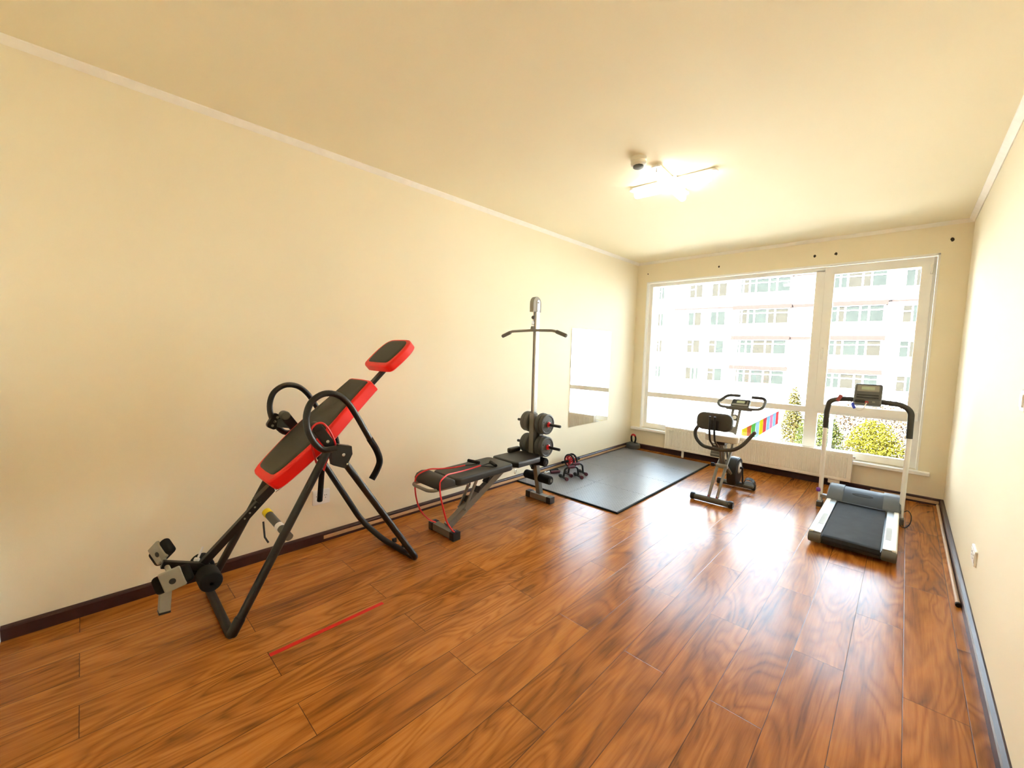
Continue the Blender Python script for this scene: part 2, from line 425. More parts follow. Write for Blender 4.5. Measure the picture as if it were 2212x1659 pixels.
# ---------------------------------------------------------------- window
win = bpy.data.objects.new('window_1', None); COL.objects.link(win); struct(win)
F0, F1 = .065, .125
b = MB()   # reveal lining
lw = .012
b.box(WX0-.004, WX0+lw, -.004, F0, WZ0, WZ1); b.box(WX1-lw, WX1+.004, -.004, F0, WZ0, WZ1); b.box(WX0-.004, WX1+.004, -.004, F0, WZ1-lw, WZ1+.004)
b.build('window_reveal', 'pvc', win)
b = MB()
x0, x1, z0, z1 = WX0+lw, WX1-lw, WZ0, WZ1-lw
b.box(x0, .218, F0, F1, z0, z1, .004); b.box(2.984, x1, F0, F1, z0, z1, .004)
b.box(.21, 2.99, F0, F1, 2.345, z1, .004); b.box(.21, 2.99, F0, F1, z0, .382, .004)
b.box(2.120, 2.240, F0, F1, .37, 2.36, .004)
b.box(.21, 2.13, F0, F1, .768, .836, .004); b.box(2.23, 2.99, F0, F1, .771, .80, .004)
b.build('window_frame', 'pvc', win)
sa = bpy.data.objects.new('window_sash', None)
b = MB(); sx0, sx1, sz0, sz1, g = 2.205, 3.045, .792, 2.388, .085
b.box(sx0, sx0+g, F0-.014, F1-.02, sz0, sz1, .005); b.box(sx1-g, sx1, F0-.014, F1-.02, sz0, sz1, .005)
b.box(sx0+g-.01, sx1-g+.01, F0-.014, F1-.02, sz0, sz0+g, .005); b.box(sx0+g-.01, sx1-g+.01, F0-.014, F1-.02, sz1-g, sz1, .005)
sash = b.build('window_sash', 'pvc', win)
b = MB(); b.box(2.228, 2.252, F0-.022, F0-.013, 1.44, 1.51, .003); b.tube([(2.240, F0-.02, 1.495), (2.240, F0-.045, 1.495), (2.240, F0-.045, 1.375)], .008, .01)
b.build('window_handle', 'white', sash)
for zz in (2.27, .835):
    b = MB(); b.rod((3.035, F0-.022, zz-.045), (3.035, F0-.022, zz+.045), .011); b.build('hinge_cover', 'white', sash)
b = MB()
for (a0, a1, c0, c1) in ((.215, 2.125, .830, 2.35), (.215, 2.125, .375, .772), (2.235, 2.99, .375, .775), (2.28, 2.97, .86, 2.32)):
    o = MB().box(a0, a1, .098, .102, c0, c1).build('window_pane', 'glass', win, smooth=False)
b.bm.free()
struct(bx('trim_4', 'pvc', .033, 3.166, -.062, F0, WZ0-.034, WZ0, bev=.006))
trim4 = COL.objects['trim_4']

# ---------------------------------------------------------------- radiator
rad = thing('radiator', (1.58, -.09, .09), 'long white ribbed panel radiator under the window', 'radiator')
RX0, RX1, RZ0, RZ1 = .582, 2.590, .092, .392
b = MB(); b.box(RX0+.004, RX1-.004, -.115, -.107, RZ0, RZ1, .003)
n = 50; pitch = (RX1-RX0-.06)/n
b.box(RX0+.02, RX1-.02, -.119, -.113, RZ0+.004, RZ0+.026, .002); b.box(RX0+.02, RX1-.02, -.119, -.113, RZ1-.028, RZ1-.006, .002)
for i in range(n):
    xc = RX0+.03+pitch*(i+.5)
    b.stack(rrect(pitch*.56, RZ1-RZ0-.07, .006, 3), [(0, 0), (.004, .007)], (xc, -.115, (RZ0+RZ1)/2), (1, 0, 0), (0, 0, 1), (0, -1, 0))
b.build('front_panel', 'rad', rad)
b = MB(); b.box(RX0+.004, RX1-.004, -.060, -.052, RZ0, RZ1, .003); b.build('back_panel', 'rad', rad)
b = MB(); b.box(RX0, RX0+.006, -.117, -.05, RZ0-.002, RZ1+.002, .002); b.build('side_cover', 'rad', rad)
b = MB(); b.box(RX1-.006, RX1, -.117, -.05, RZ0-.002, RZ1+.002, .002); b.build('side_cover', 'rad', rad)
b = MB()
b.box(RX0, RX1, -.117, -.113, RZ1-.004, RZ1+.004); b.box(RX0, RX1, -.054, -.050, RZ1-.004, RZ1+.004)
k = 150
for i in range(k+1):
    xc = RX0+.004+(RX1-RX0-.008)*i/k; b.box(xc-.0035, xc+.0035, -.114, -.053, RZ1, RZ1+.003)
b.build('top_grille', 'rad', rad)
b = MB(); b.rod((RX1, -.085, .355), (RX1+.022, -.085, .355), .009); b.build('bleed_valve', 'steel', rad)
b = MB(); b.rod((.826, -.083, 0), (.826, -.083, RZ0+.01), .016); b.build('floor_leg', 'rad', rad)
b = MB(); b.box(2.40, 2.50, -.10, -.066, .045, .10, .004); b.build('valve_block', 'rad', rad)
b = MB(); b.tube([(2.43, -.085, .0), (2.43, -.085, .05)], .009); b.tube([(2.47, -.085, .0), (2.47, -.085, .05)], .009); b.build('supply_pipe', 'rad', rad)

# ---------------------------------------------------------------- wall fittings
def outlet(name, o, n, w_, h_, label, kind):
    # o = centre on the wall, n = wall normal
    n = V(n); u = V((0, 0, 1)).cross(n); vv = V((0, 0, 1))
    t_ = thing(name, o, label, 'socket' if kind == 'socket' else 'switch')
    b = MB(); b.stack(rrect(w_, h_, .008), [(0, 0), (0, .006), (.003, .010)], o, u, vv, n); b.build('faceplate', 'white', t_)
    b = MB()
    if kind == 'socket':
        for sx in (-1, 1):
            b = MB(); b.stack(rrect(w_*.40, h_*.62, .004), [(0, 0), (.001, .002)], V(o)+n*.0098+u*(sx*w_*.235), u, vv, n); ins = b.build('socket_insert', 'white', t_)
            b = MB()
            for (dx, dz) in ((-.006, .01), (.006, .01), (0, -.008)):
                b.stack(rrect(.004, .006, .001, 2), [(0, 0), (0, .0006)], V(o)+n*.0117+u*(sx*w_*.235+dx)+vv*dz, u, vv, n)
            b.build('pin_holes', 'dark', ins)
    else:
        b.stack(rrect(w_*.62, h_*.62, .005), [(0, 0), (.001, .005)], V(o)+n*.0098, u, vv, n); b.build('rocker', 'white', t_)
    return t_
outlet('wall_socket', (0.0, -4.528, .325), (1, 0, 0), .120, .105, 'white double socket low on the left wall behind the red and black tilting table', 'socket')
outlet('wall_socket', (0.0, -2.52, .335), (1, 0, 0), .120, .085, 'white socket low on the left wall behind the weight bench', 'socket')
outlet('wall_socket', (W, -2.315, .335), (-1, 0, 0), .145, .088, 'white socket plate low on the right wall', 'socket')
outlet('light_switch', (W, -3.10, 1.245), (-1, 0, 0), .085, .085, 'white light switch on the right wall at the edge of view', 'switch')

for i, (x, z, s_, lb) in enumerate(((.159, 2.528, .016, 'leftmost of the dark fixing holes above the window'), (1.110, 2.518, .022, 'dark fixing hole above the middle of the large pane'),
        (2.103, 2.514, .026, 'ragged dark fixing hole just left of above the window mullion'), (2.290, 2.513, .028, 'dark fixing hole just right of above the window mullion'), (3.148, 2.523, .030, 'rightmost fixing hole, near the right wall above the window'))):
    b = MB(); rr = random.Random(i)
    pts = [(s_*.5*math.cos(a)*(.7+.5*rr.random()), s_*.6*math.sin(a)*(.7+.5*rr.random())) for a in [k*PI/5 for k in range(10)]]
    b.stack(pts, [(0, 0), (.001, .002)], (x, 0, z), (1, 0, 0), (0, 0, 1), (0, -1, 0))
    tag(b.build('fixing_hole', 'dark', origin=(x, 0, z)), lb, 'hole', 'fixing holes above the window')

# mirror strips
for i in range(3):
    y0 = -1.581 + i*.3005; b = MB(); b.box(.001, .006, y0+.0008, y0+.2997, .470, 1.674)
    tag(b.build('mirror_strip', 'mirror', origin=(0, y0, .47), smooth=False), ('upright mirror strip on the left wall, nearest the lat tower', 'middle upright mirror strip on the left wall', 'upright mirror strip on the left wall, nearest the window corner')[i], 'mirror', 'mirror strips on the left wall')

# smoke sensor
sm = thing('smoke_detector', (1.537, -3.035, H), 'round cream smoke detector on the ceiling beside the lamp', 'smoke detector')
b = MB(); b.lathe([(.052, 0), (.052, -.018), (.048, -.022)], (1.537, -3.035, H)); b.build('base', 'socket', sm)
b = MB(); b.lathe([(.047, -.022), (.050, -.028), (.050, -.044), (.042, -.050)], (1.537, -3.035, H)); b.build('body', 'socket', sm)
b = MB(); b.lathe([(.034, -.050), (.034, -.062), (.022, -.068)], (1.537, -3.035, H), seg=10); b.build('sensor_cage', 'dkgrey', sm)

# ceiling lamp
LC = V((1.566, -2.575, H))
lamp = thing('ceiling_lamp', LC, 'white cross shaped ceiling lamp with four glowing tubes', 'lamp')
b = MB(); b.box(LC.x-.05, LC.x+.05, LC.y-.05, LC.y+.05, H-.030, H, .006); b.build('canopy', 'lampbody', lamp)
for k in range(4):
    a = k*PI/2 + .06; d = V((math.cos(a), math.sin(a), 0)); s_ = V((-d.y, d.x, 0))
    b = MB(); b.bar(LC + d*.045 + V((0, 0, -.014)), LC + d*.295 + V((0, 0, -.014)), .055, .016, .004, upv=s_)
    b.stack(rrect(.06, .07, .028), [(0, 0), (0, .012)], LC + d*.290 + V((0, 0, -.024)), d, s_, (0, 0, 1))
    arm = b.build('arm', 'lampbody', lamp)
    b = MB(); b.tube([LC+d*.285+V((0, 0, -.02)), LC+d*.285+V((0, 0, -.05))], .005); b.tube([LC+d*.06+V((0, 0, -.02)), LC+d*.06+V((0, 0, -.05))], .005); b.build('bracket', 'lampbody', arm)
    b = MB(); b.rod(LC + d*.05 + V((0, 0, -.062)), LC + d*.285 + V((0, 0, -.062)), .026, .9); b.build('tube', 'tube', arm)

# ---------------------------------------------------------------- floor mats
MX = [.027, .614, 1.201]; MYs = [-2.493, -1.9185, -1.344, -.7695, -.195]; MZ = .013
def teeth(a, b_, n=9, d=.018):
    # jigsaw polyline offsets along an edge from a to b
    out = []; L_ = b_-a; st = L_/(2*n+1)
    for i in range(2*n+1):
        s0 = a+st*i; off = d if i % 2 else -d*0
        k = .15*st
        if i % 2: out += [(s0-k, 0.), (s0-k*0-k*.8, off), (s0+st+k*.8, off), (s0+st+k, 0.)]
    return [(a, 0.)] + out + [(b_, 0.)]
where = [['front tile against the left wall, behind the bench foot', 'nearest tile, at the front right corner of the mat'], ['tile by the left wall under the push-up bars', 'second tile from the front along the right edge'],
         ['tile by the left wall beyond the exercise wheel', 'third tile from the front along the right edge'], ['farthest tile at the left wall, with the kettlebell', 'farthest tile on the right, by the radiator']]
for j in range(4):
    for i in range(2):
        xa, xb, ya, yb = MX[i], MX[i+1], MYs[j], MYs[j+1]; gp = .0009
        poly = []
        # bottom edge (ya) left->right
        poly += [(p, ya + (q if j > 0 else 0)) for p, q in (teeth(xa, xb) if j > 0 else [(xa, 0), (xb, 0)])][:-1]
        poly += [(xb + (q if i < 1 else 0), p) for p, q in (teeth(ya, yb) if i < 1 else [(ya, 0), (yb, 0)])][:-1]
        poly += [(p, yb + (q if j < 3 else 0)) for p, q in (teeth(xa, xb) if j < 3 else [(xa, 0), (xb, 0)])][::-1][:-1]
        poly += [(xa + (q if i > 0 else 0), p) for p, q in (teeth(ya, yb) if i > 0 else [(ya, 0), (yb, 0)])][::-1][:-1]
        b = MB(); b.stack(poly, [(gp, 0), (gp, MZ-.001), (gp+.001, MZ)], (0, 0, 0), (1, 0, 0), (0, 1, 0), (0, 0, 1))
        o = b.build('foam_tile', 'foam', origin=((xa+xb)/2, (ya+yb)/2, 0), smooth=False)
        tag(o, 'grey jigsaw foam floor mat, ' + where[j][i], 'floor mat', 'jigsaw foam tiles on the floor')
eg = thing('mat_edging', (1.2, -2.49, 0), 'black edge strip around the jigsaw foam mat', 'edge strip')
bx('edge_strip', 'foamb', .027, 1.218, -2.508, -2.4935, 0, MZ+.001, parent=eg, bev=.002)
bx('edge_strip', 'foamb', 1.2025, 1.218, -2.4935, -.195, 0, MZ+.001, parent=eg, bev=.002)

# red tape on the floor
b = MB(); b.box(.948, .972, -5.131, -4.577, 0, .0008)
tag(b.build('red_tape', 'tapered', origin=(.96, -4.85, 0)), 'thin strip of red tape stuck on the laminate floor', 'tape')

# ---------------------------------------------------------------- inversion table
IX = .46
it = thing('inversion_table', (IX, -4.72, 0), 'red and black inversion table with looped handles by the left wall', 'inversion table')
zr = .021
nx, fx = .728, .190
pv_y, pv_z = -4.745, .86
b = MB(); b.tube([(nx-.005, -4.762, .845), (nx+.004, -5.228, .021), (fx+.004-.01, -5.222, .021), (fx+.02, -4.775, .845)], .0205, [0, .03, .03, 0], n=8)
ff = b.build('front_frame', 'blackm', it)
for xx, yy in ((nx+.004, -5.228), (fx, -5.222)):
    b = MB(); dd = V((0, .466, .824)).normalized(); p = V((xx-.002, yy+.004, .030)); b.rod(p - dd*.012, p + dd*.075, .0245, .4); b.build('foot_sleeve', 'blackp', ff)
b = MB(); b.tube([(nx-.015, -4.705, .80), (nx-.020, -4.20, .021), (.315, -4.222, .021), (.225, -4.335, .16), (fx+.03, -4.70, .82)], .0195, [0, .035, .07, .09, 0], n=8)
rf = b.build('rear_frame', 'blackm', it)
b = MB(); b.box(.40, .415, -4.20, -4.17, .02, .05, .002); b.box(.52, .535, -4.195, -4.165, .02, .05, .002); b.build('floor_clip', 'blackp', rf)
# pivot brackets
for xx, sx in ((nx-.012, 1), (fx+.028, -1)):
    b = MB(); out = [(-.045, -.055), (.022, -.085), (.062, -.01), (.058, .035), (-.015, .055), (-.055, .02)]
    b.stack(out, [(0, 0), (0, .044)], (xx-.022, pv_y+.045, pv_z-.055), (0, 1, 0), (0, 0, 1), (1, 0, 0)); br = b.build('pivot_bracket', 'blackm', it)
    b = MB(); b.rod((xx-.028, pv_y+.055, pv_z-.060), (xx+.028, pv_y+.055, pv_z-.060), .010); b.rod((xx-.027, pv_y+.075, pv_z-.115), (xx+.027, pv_y+.075, pv_z-.115), .006); b.build('bolt', 'steel', br)
# handles
HP = [(-4.735, .845), (-4.81, .852), (-4.868, .93), (-4.885, 1.02), (-4.862, 1.10), (-4.80, 1.142), (-4.73, 1.135), (-4.672, 1.09), (-4.62, 1.01), (-4.545, .873), (-4.50, .795), (-4.482, .73), (-4.50, .68), (-4.532, .632)]
for xx in (.752, .165):
    b = MB(); b.tube(smooth_path([(xx, y, z) for y, z in HP], 5), .0165, seg=12); h_ = b.build('handle', 'blackm', it)
    b = MB(); b.tube(smooth_path([(xx, y, z) for y, z in HP[-5:]], 5), .0185); b.build('hand_grip', 'foamb', h_)
# pivot arms holding the bed
for xx in (.70, .215):
    b = MB(); b.bar((xx, pv_y+.01, pv_z-.02), (xx, pv_y-.075, pv_z+.105), .030, .055, .006); a_ = b.build('pivot_arm', 'blackm', it)
    b = MB(); b.rod((xx-.034, pv_y-.075, pv_z+.105), (xx+.034, pv_y-.075, pv_z+.105), .026, .4); b.build('hinge_knob', 'dkgrey' if xx < .5 else 'blackp', a_)
    b = MB(); b.rod((xx-.021, pv_y-.02, pv_z+.02), (xx+.021, pv_y-.02, pv_z+.02), .010); b.build('hinge_bolt', 'steel', a_)
    b = MB(); b.bar((xx, pv_y-.01, pv_z-.03), (IX+(.16 if xx > .5 else -.16), pv_y+.02, pv_z-.005), .03, .03, .004, upv=(0, 0, 1)); b.build('cross_arm', 'blackm', a_)
b = MB(); b.stack(rrect(.062, .095, .02), [(.003, 0), (0, .003), (0, .027), (.003, .03)], (.150, -4.862, .925), V((0, .85, -.5)).normalized(), V((0, .5, .85)).normalized(), (1, 0, 0)); ap = b.build('angle_plate', 'blackm', it)
b = MB()
for q in (-.028, 0, .028): b.cyl(V((.179, -4.862, .925)) + V((0, .5, .85)).normalized()*q, V((.181, -4.862, .925)) + V((0, .5, .85)).normalized()*q, .008)
b.build('plate_hole', 'ltgrey', ap)
b = MB(); b.bar((.175, -4.845, .915), (.215, -4.78, .905), .035, .05, .005); b.build('angle_arm', 'blackm', it)
# backrest cushion
D = V((0, .7465, .6654)); U = V((0, -.6654, .7465)); XV = V((1, 0, 0))
O = V((IX, -4.977, .657))
half = [(-.022, .10), (.0, .145), (.05, .168), (.16, .190), (.26, .204), (.36, .202), (.46, .186), (.56, .168), (.66, .152), (.72, .143), (.748, .118)]
outl = [(s, -x) for s, x in half] + [(s, x) for s, x in half[::-1]]
outl = [(a.x, a.y) for a in [V((p[0], p[1])) for p in outl]]
def closed_smooth(P, n=3):
    m = len(P); out = []
    for i in range(m):
        a, b_, c, d = [V((*P[(i+k) % m], 0)) for k in (-1, 0, 1, 2)]
        for k in range(n):
            t_ = k/n; q = .5*((2*b_)+(c-a)*t_+(2*a-5*b_+4*c-d)*t_*t_+(3*b_-a-3*c+d)*t_**3); out.append((q.x, q.y))
    return out
outl_s = closed_smooth(outl, 2)
b = MB(); b.pad(outl_s, .074, .014, O - U*.024, D, XV, U); cush = b.build('backrest_cushion', 'red', it)
def inset_poly(P, d):
    m = len(P); Q = [V(p) for p in P]; area = sum(Q[i].x*Q[(i+1) % m].y-Q[(i+1) % m].x*Q[i].y for i in range(m)); sg = 1 if area > 0 else -1; r = []
    for i in range(m):
        e1 = (Q[i]-Q[i-1]).normalized(); e2 = (Q[(i+1) % m]-Q[i]).normalized(); n1 = V((-e1.y, e1.x))*sg; n2 = V((-e2.y, e2.x))*sg; k = n1+n2
        k = k/max(.35, k.dot(n1)) if k.length > 1e-6 else n1; r.append((Q[i].x+k.x*d, Q[i].y+k.y*d))
    return r
b = MB(); b.stack([(s*.94+.036, x*.90) for s, x in inset_poly(outl_s, .006)], [(0, 0), (.001, .006), (.008, .010), (.03, .013)], O + U*.046, D, XV, U); tag(b.build('top_panel', 'vinyl', cush), 'black top panel')
# headrest
hr = [(.868, .10), (.876, .142), (.90, .160), (.97, .170), (1.04, .168), (1.095, .150), (1.122, .115), (1.130, .07)]
ho = closed_smooth([(s, -x) for s, x in hr] + [(s, x) for s, x in hr[::-1]], 2)
b = MB(); b.pad(ho, .058, .014, O - U*.004, D, XV, U); head = b.build('headrest', 'red', it)
b = MB(); b.stack([((s-1.0)*.82+1.006, x*.82) for s, x in ho], [(0, 0), (.001, .005), (.008, .009), (.03, .012)], O + U*.050, D, XV, U); tag(b.build('top_panel', 'vinyl', head), 'black top panel')
b = MB(); b.bar(O + D*.66 - U*.030, O + D*.95 - U*.016, .045, .022, .004); b.build('headrest_stem', 'blackm', it)
b = MB(); b.rod(O + D*.735 - U*.03 + XV*.03, O + D*.735 - U*.03 + XV*.085, .013); b.build('headrest_knob', 'blackp', it)
# boom
Pb = V((IX+.01, -5.285, .296)); Pt = O + D*.10 - U*.030
b = MB(); b.bar(Pb, Pt + D*.25, .034, .036, .004); boom = b.build('boom', 'blackm', it)
b = MB(); b.bar(O - D*.12 - U*.028 + XV*.01, O + D*.66 - U*.028, .052, .030, .004); b.build('bed_rail', 'blackm', it)
b = MB()
for k in range(7): b.cyl(Pb + (Pt-Pb)*(.45+.06*k) + XV*.019, Pb + (Pt-Pb)*(.45+.06*k) + XV*.0205, .005, seg=10)
b.build('height_hole', 'ltgrey', boom)
b = MB(); b.tube([O - D*.005 - U*.02 + XV*.04, O - D*.03 - U*.055 + XV*.05, O + D*.04 - U*.055 + XV*.08], .003); b.build('bed_hook', 'steel', it)
# limit bar
L0 = V((IX+.01, -5.00, .485)); L1 = V((nx-.004, -4.966, .415))
b = MB(); b.tube([L0, L1], .020); lb_ = b.build('limit_bar', 'dkgrey', it)
b = MB(); b.tube([L0*.99 + L1*.01, L0*.86 + L1*.14], .0225); b.build('yellow_sleeve', 'yellow', lb_)
b = MB(); b.rod(L0*.45 + L1*.55, L0*.33 + L1*.67, .0212, .1); b.build('sticker', 'white', lb_)
b = MB(); b.tube([(IX+.03, -5.02, .44), (IX+.05, -5.02, .36), (IX+.075, -5.01, .335)], .005); b.build('lock_pin', 'blackm', it)
# ankle assembly
b = MB(); b.bar((IX+.01, -5.262, .272), (IX, -5.44, .345), .03, .035, .004); ab = b.build('ankle_bar', 'blackm', it)
b = MB(); b.rod((IX-.14, -5.275, .245), (IX+.15, -5.275, .245), .012); b.build('roller_axle', 'blackm', ab)
for x0_, x1_ in ((IX+.03, IX+.15), (IX-.13, IX-.03)):
    b = MB(); b.rod((x0_, -5.275, .250), (x1_, -5.275, .250), .048, .25); b.build('ankle_roller', 'foamb', it)
b = MB(); b.tube([(IX+.09, -5.418, .322), (IX-.10, -5.428, .345)], .011); b.build('clamp_axle', 'ltgrey', ab)
def ankle_clamp(c0, R):
    c0 = V(c0)
    b = MB(); b.obox(c0, (.040, .145, .082), R, .018, 4); cf = b.build('ankle_pad', 'foamb', it)
    b = MB(); b.obox(c0 + R @ V((.018, .002, .004)), (.016, .084, .094), R, .007, 3); cs = b.build('clamp_shell', 'ltgrey', cf)
    b = MB(); b.cyl(c0 + R @ V((.020, .002, -.002)), c0 + R @ V((.0268, .002, -.002)), .013); b.build('bolt_hole', 'blackp', cs)
ankle_clamp((.572, -5.412, .308), Matrix.Rotation(-.25, 3, 'Z') @ Matrix.Rotation(.30, 3, 'X') @ Matrix.Rotation(-.15, 3, 'Y'))
ankle_clamp((.345, -5.425, .357), Matrix.Rotation(-1.05, 3, 'Z') @ Matrix.Rotation(.75, 3, 'X'))
b = MB(); b.bar((IX+.085, -5.437, .268), (IX+.095, -5.447, .165), .050, .042, .004); pst = b.build('foot_rest', 'ltgrey', it)
b = MB(); b.bar((IX+.095, -5.447, .166), (IX+.0955, -5.4475, .157), .052, .044, .003); b.build('end_cap', 'blackp', pst)
b = MB(); b.bar((IX+.07, -5.425, .325), (IX+.085, -5.437, .262), .022, .022, .003); b.build('rest_link', 'ltgrey', pst)
b = MB(); b.tube([(IX-.04, -5.30, .30), (IX-.04, -5.275, .36)], .005); b.rod((IX-.04, -5.305, .295), (IX-.04, -5.298, .310), .013); b.build('release_pin', 'white', ab)

# cord hung on the near handle
rc = thing('pull_rope', (.60, -4.76, .69), 'red cord with black handle hung from the tilting table', 'rope')
b = MB(); b.tube(smooth_path([(.618, -4.766, .695), (.66, -4.807, .772), (.715, -4.847, .875), (.740, -4.862, .935), (.742, -4.853, .97), (.742, -4.825, .990), (.742, -4.795, .984), (.740, -4.765, .945), (.735, -4.735, .88), (.705, -4.724, .84), (.665, -4.745, .775), (.628, -4.755, .695)], 5), .0055, seg=8); b.build('cord', 'redrub', rc)
b = MB(); b.rod((.623, -4.76, .705), (.623, -4.775, .525), .0145, .4); b.build('grip', 'foamb', rc)

# ---------------------------------------------------------------- weight bench with lat tower
BX = .51
wb = thing('weight_bench', (BX, -3.2, 0), 'grey weight bench with black pads and tall lat pulldown tower', 'weight bench')
def foot_bar(y, x0, x1, h_=.058, w_=.058):
    b = MB(); b.box(x0, x1, y-w_/2, y+w_/2, .004, h_, .004); f_ = b.build('foot_bar', 'gsteel', wb)
    for xa, xb in ((x0-.006, x0+.045), (x1-.045, x1+.006)):
        b = MB(); b.box(xa, xb, y-w_/2-.005, y+w_/2+.005, 0, h_+.004, .005); b.build('end_cap', 'blackp', f_)
    return f_
foot_bar(-3.825, .355, .655); foot_bar(-2.735, .385, .675)
b = MB(); b.bar((BX, -3.80, .055), (BX, -3.20, .405), .050, .055, .004); b.build('main_beam', 'gsteel', wb)
b = MB(); b.bar((BX, -3.20, .395), (BX, -2.82, .385), .045, .045, .004); b.build('seat_beam', 'gsteel', wb)
b = MB()
for sx in (-1, 1): b.bar((BX+sx*.033, -3.66, .15), (BX+sx*.033, -3.52, .40), .014, .022, .002)
b.cyl((BX-.05, -3.655, .155), (BX+.05, -3.655, .155), .008)
b.build('backrest_prop', 'gsteel', wb)
b = MB()
for k in range(4):
    p = V((BX, -3.62+.10*k, .185+.058*k)); b.bar(p + V((0, 0, .01)), p + V((0, .03, .05)), .06, .012, .002)
b.build('rack_tooth', 'blackm', wb)
b = MB(); b.bar((BX, -3.93, .395), (BX, -3.20, .405), .045, .030, .004); b.build('backrest_rail', 'gsteel', wb)
PU = (0, 1, 0)
b = MB(); b.pad(rrect(.31, .60, .045, cx=0, cy=0), .055, .016, (BX, -3.535, .408), (1, 0, 0), V((0, 1, .012)).normalized(), V((0, -.012, 1)).normalized(), .004); bp_ = b.build('back_pad', 'vinyl2', wb)
ol = [(-.075, 0), (-.078, .030), (-.060, .058), (-.02, .072), (.03, .066), (.065, .045), (.075, .0)]
b = MB(); b.stack(ol, [(.012, 0), (.003, .004), (0, .012), (0, .298), (.003, .306), (.012, .31)], (BX-.155, -3.915, .412), (0, 1, 0), (0, 0, 1), (1, 0, 0)); b.build('head_roll', 'vinyl2', wb)
b = MB(); b.tube([(BX-.12, -3.72, .40), (BX-.12, -4.04, .408), (BX+.12, -4.04, .408), (BX+.12, -3.72, .40)], .012, .06); b.build('rear_handle', 'gsteel', wb)
b = MB(); b.pad([( -.155, -.165), (-.11, -.185), (.11, -.185), (.155, -.165), (.155, .11), (.10, .175), (-.10, .175), (-.155, .11)], .050, .016, (BX, -3.02, .415), (1, 0, 0), (0, 1, 0), (0, 0, 1), .004); b.build('seat_pad', 'vinyl2', wb)
b = MB(); b.stack(rrect(.05, .15, .02), [(.004, 0), (0, .006), (0, .03), (.008, .038)], (BX-.145, -2.93, .462), (1, 0, 0), (0, 1, 0), (0, 0, 1)); b.build('seat_bolster', 'vinyl2', wb)
b = MB(); b.torus((BX+.13, -3.20, .385), (1, .2, 0), .016, .0025, 20, 6); b.torus((BX+.13, -3.70, .385), (1, .2, 0), .016, .0025, 20, 6); b.build('pull_ring', 'steel', wb)
# post
b = MB(); b.bar((BX+.005, -2.72, .055), (BX, -2.80, .425), .048, .048, .004); b.build('front_post', 'gsteel', wb)
b = MB(); b.box(BX-.027, BX+.027, -2.862, -2.81, .42, .83, .004); b.build('tower_sleeve', 'gsteel', wb)
b = MB(); b.box(BX-.019, BX+.019, -2.853, -2.818, .82, 1.80, .004); b.build('tower_post', 'gsteel', wb)
b = MB(); b.box(BX+.008, BX+.0215, -2.858, -2.8155, .835, 1.79, .002); b.build('post_rail', 'steel', wb)
b = MB(); b.box(BX-.03, BX+.05, -2.80, -2.745, .44, .80, .004); b.build('weight_carriage', 'dkgrey', wb)
b = MB(); b.box(BX-.06, BX+.06, -2.83, -2.75, .35, .43, .006); b.build('knee_joint', 'blackp', wb)
for xa, xb in ((BX+.015, BX+.14), (BX-.14, BX-.015)):
    b = MB(); b.rod((xa, -2.805, .392), (xb, -2.805, .392), .040, .25); r_ = b.build('thigh_roller', 'foamb', wb)
    b = MB(); b.cyl((xb if xa > BX else xa, -2.805, .392), (xb+.004 if xa > BX else xa-.004, -2.805, .392), .014); b.build('roller_cap', 'blackp', r_)
for xa, xb in ((BX+.02, BX+.155), (BX-.155, BX-.02)):
    b = MB(); b.rod((xa, -2.745, .215), (xb, -2.745, .215), .040, .25); r_ = b.build('shin_roller', 'foamb', wb)
    b = MB(); b.cyl((xb-.002 if xa > BX else xa+.002, -2.745, .215), (xb+.004 if xa > BX else xa-.004, -2.745, .215), .016); b.build('roller_cap', 'dkgrey', r_)
b = MB(); b.rod((BX-.04, -2.80, .33), (BX+.03, -2.86, .33), .016); b.build('lock_knob', 'blackp', wb)
# pulley head
b = MB(); ps = [(-.060, -.065), (-.060, .005)] + [(-.005+.055*math.cos(a), .008+.062*math.sin(a)) for a in [PI - k*PI/10 for k in range(11)]] + [(.050, -.065)]
b.stack(ps, [(.003, 0), (0, .003), (0, .041), (.003, .044)], (BX-.022, -2.845, 1.80), (0, 1, 0), (0, 0, 1), (1, 0, 0)); ph = b.build('pulley_cover', 'ltgrey', wb)
b = MB(); b.stack(rrect(.034, .105, .016), [(0, 0), (0, .004)], (BX+.022, -2.838, 1.79), (0, 1, 0), (0, 0, 1), (1, 0, 0)); b.rod((BX+.02, -2.838, 1.818), (BX+.034, -2.838, 1.818), .007); b.build('pulley_plate', 'steel', ph)
b = MB(); b.tube([(BX+.016, -2.892, 1.79), (BX+.016, -2.90, 1.625)], .003, seg=8); cb_ = b.build('lift_cable', 'steel', wb)
b = MB(); b.tube([(BX+.006, -2.81, 1.76), (BX+.006, -2.806, .81)], .0022, seg=8); b.build('return_cable', 'steel', wb)
b = MB(); b.sphere((BX+.016, -2.895, 1.685), .017); b.build('cable_stop', 'dkgrey', cb_)
b = MB(); b.torus((BX+.016, -2.90, 1.638), (1, 0, .0), .013, .003, 20, 6); b.torus((BX+.016, -2.90, 1.612), (0, 1, .0), .013, .003, 20, 6); b.build('snap_link', 'steel', cb_)
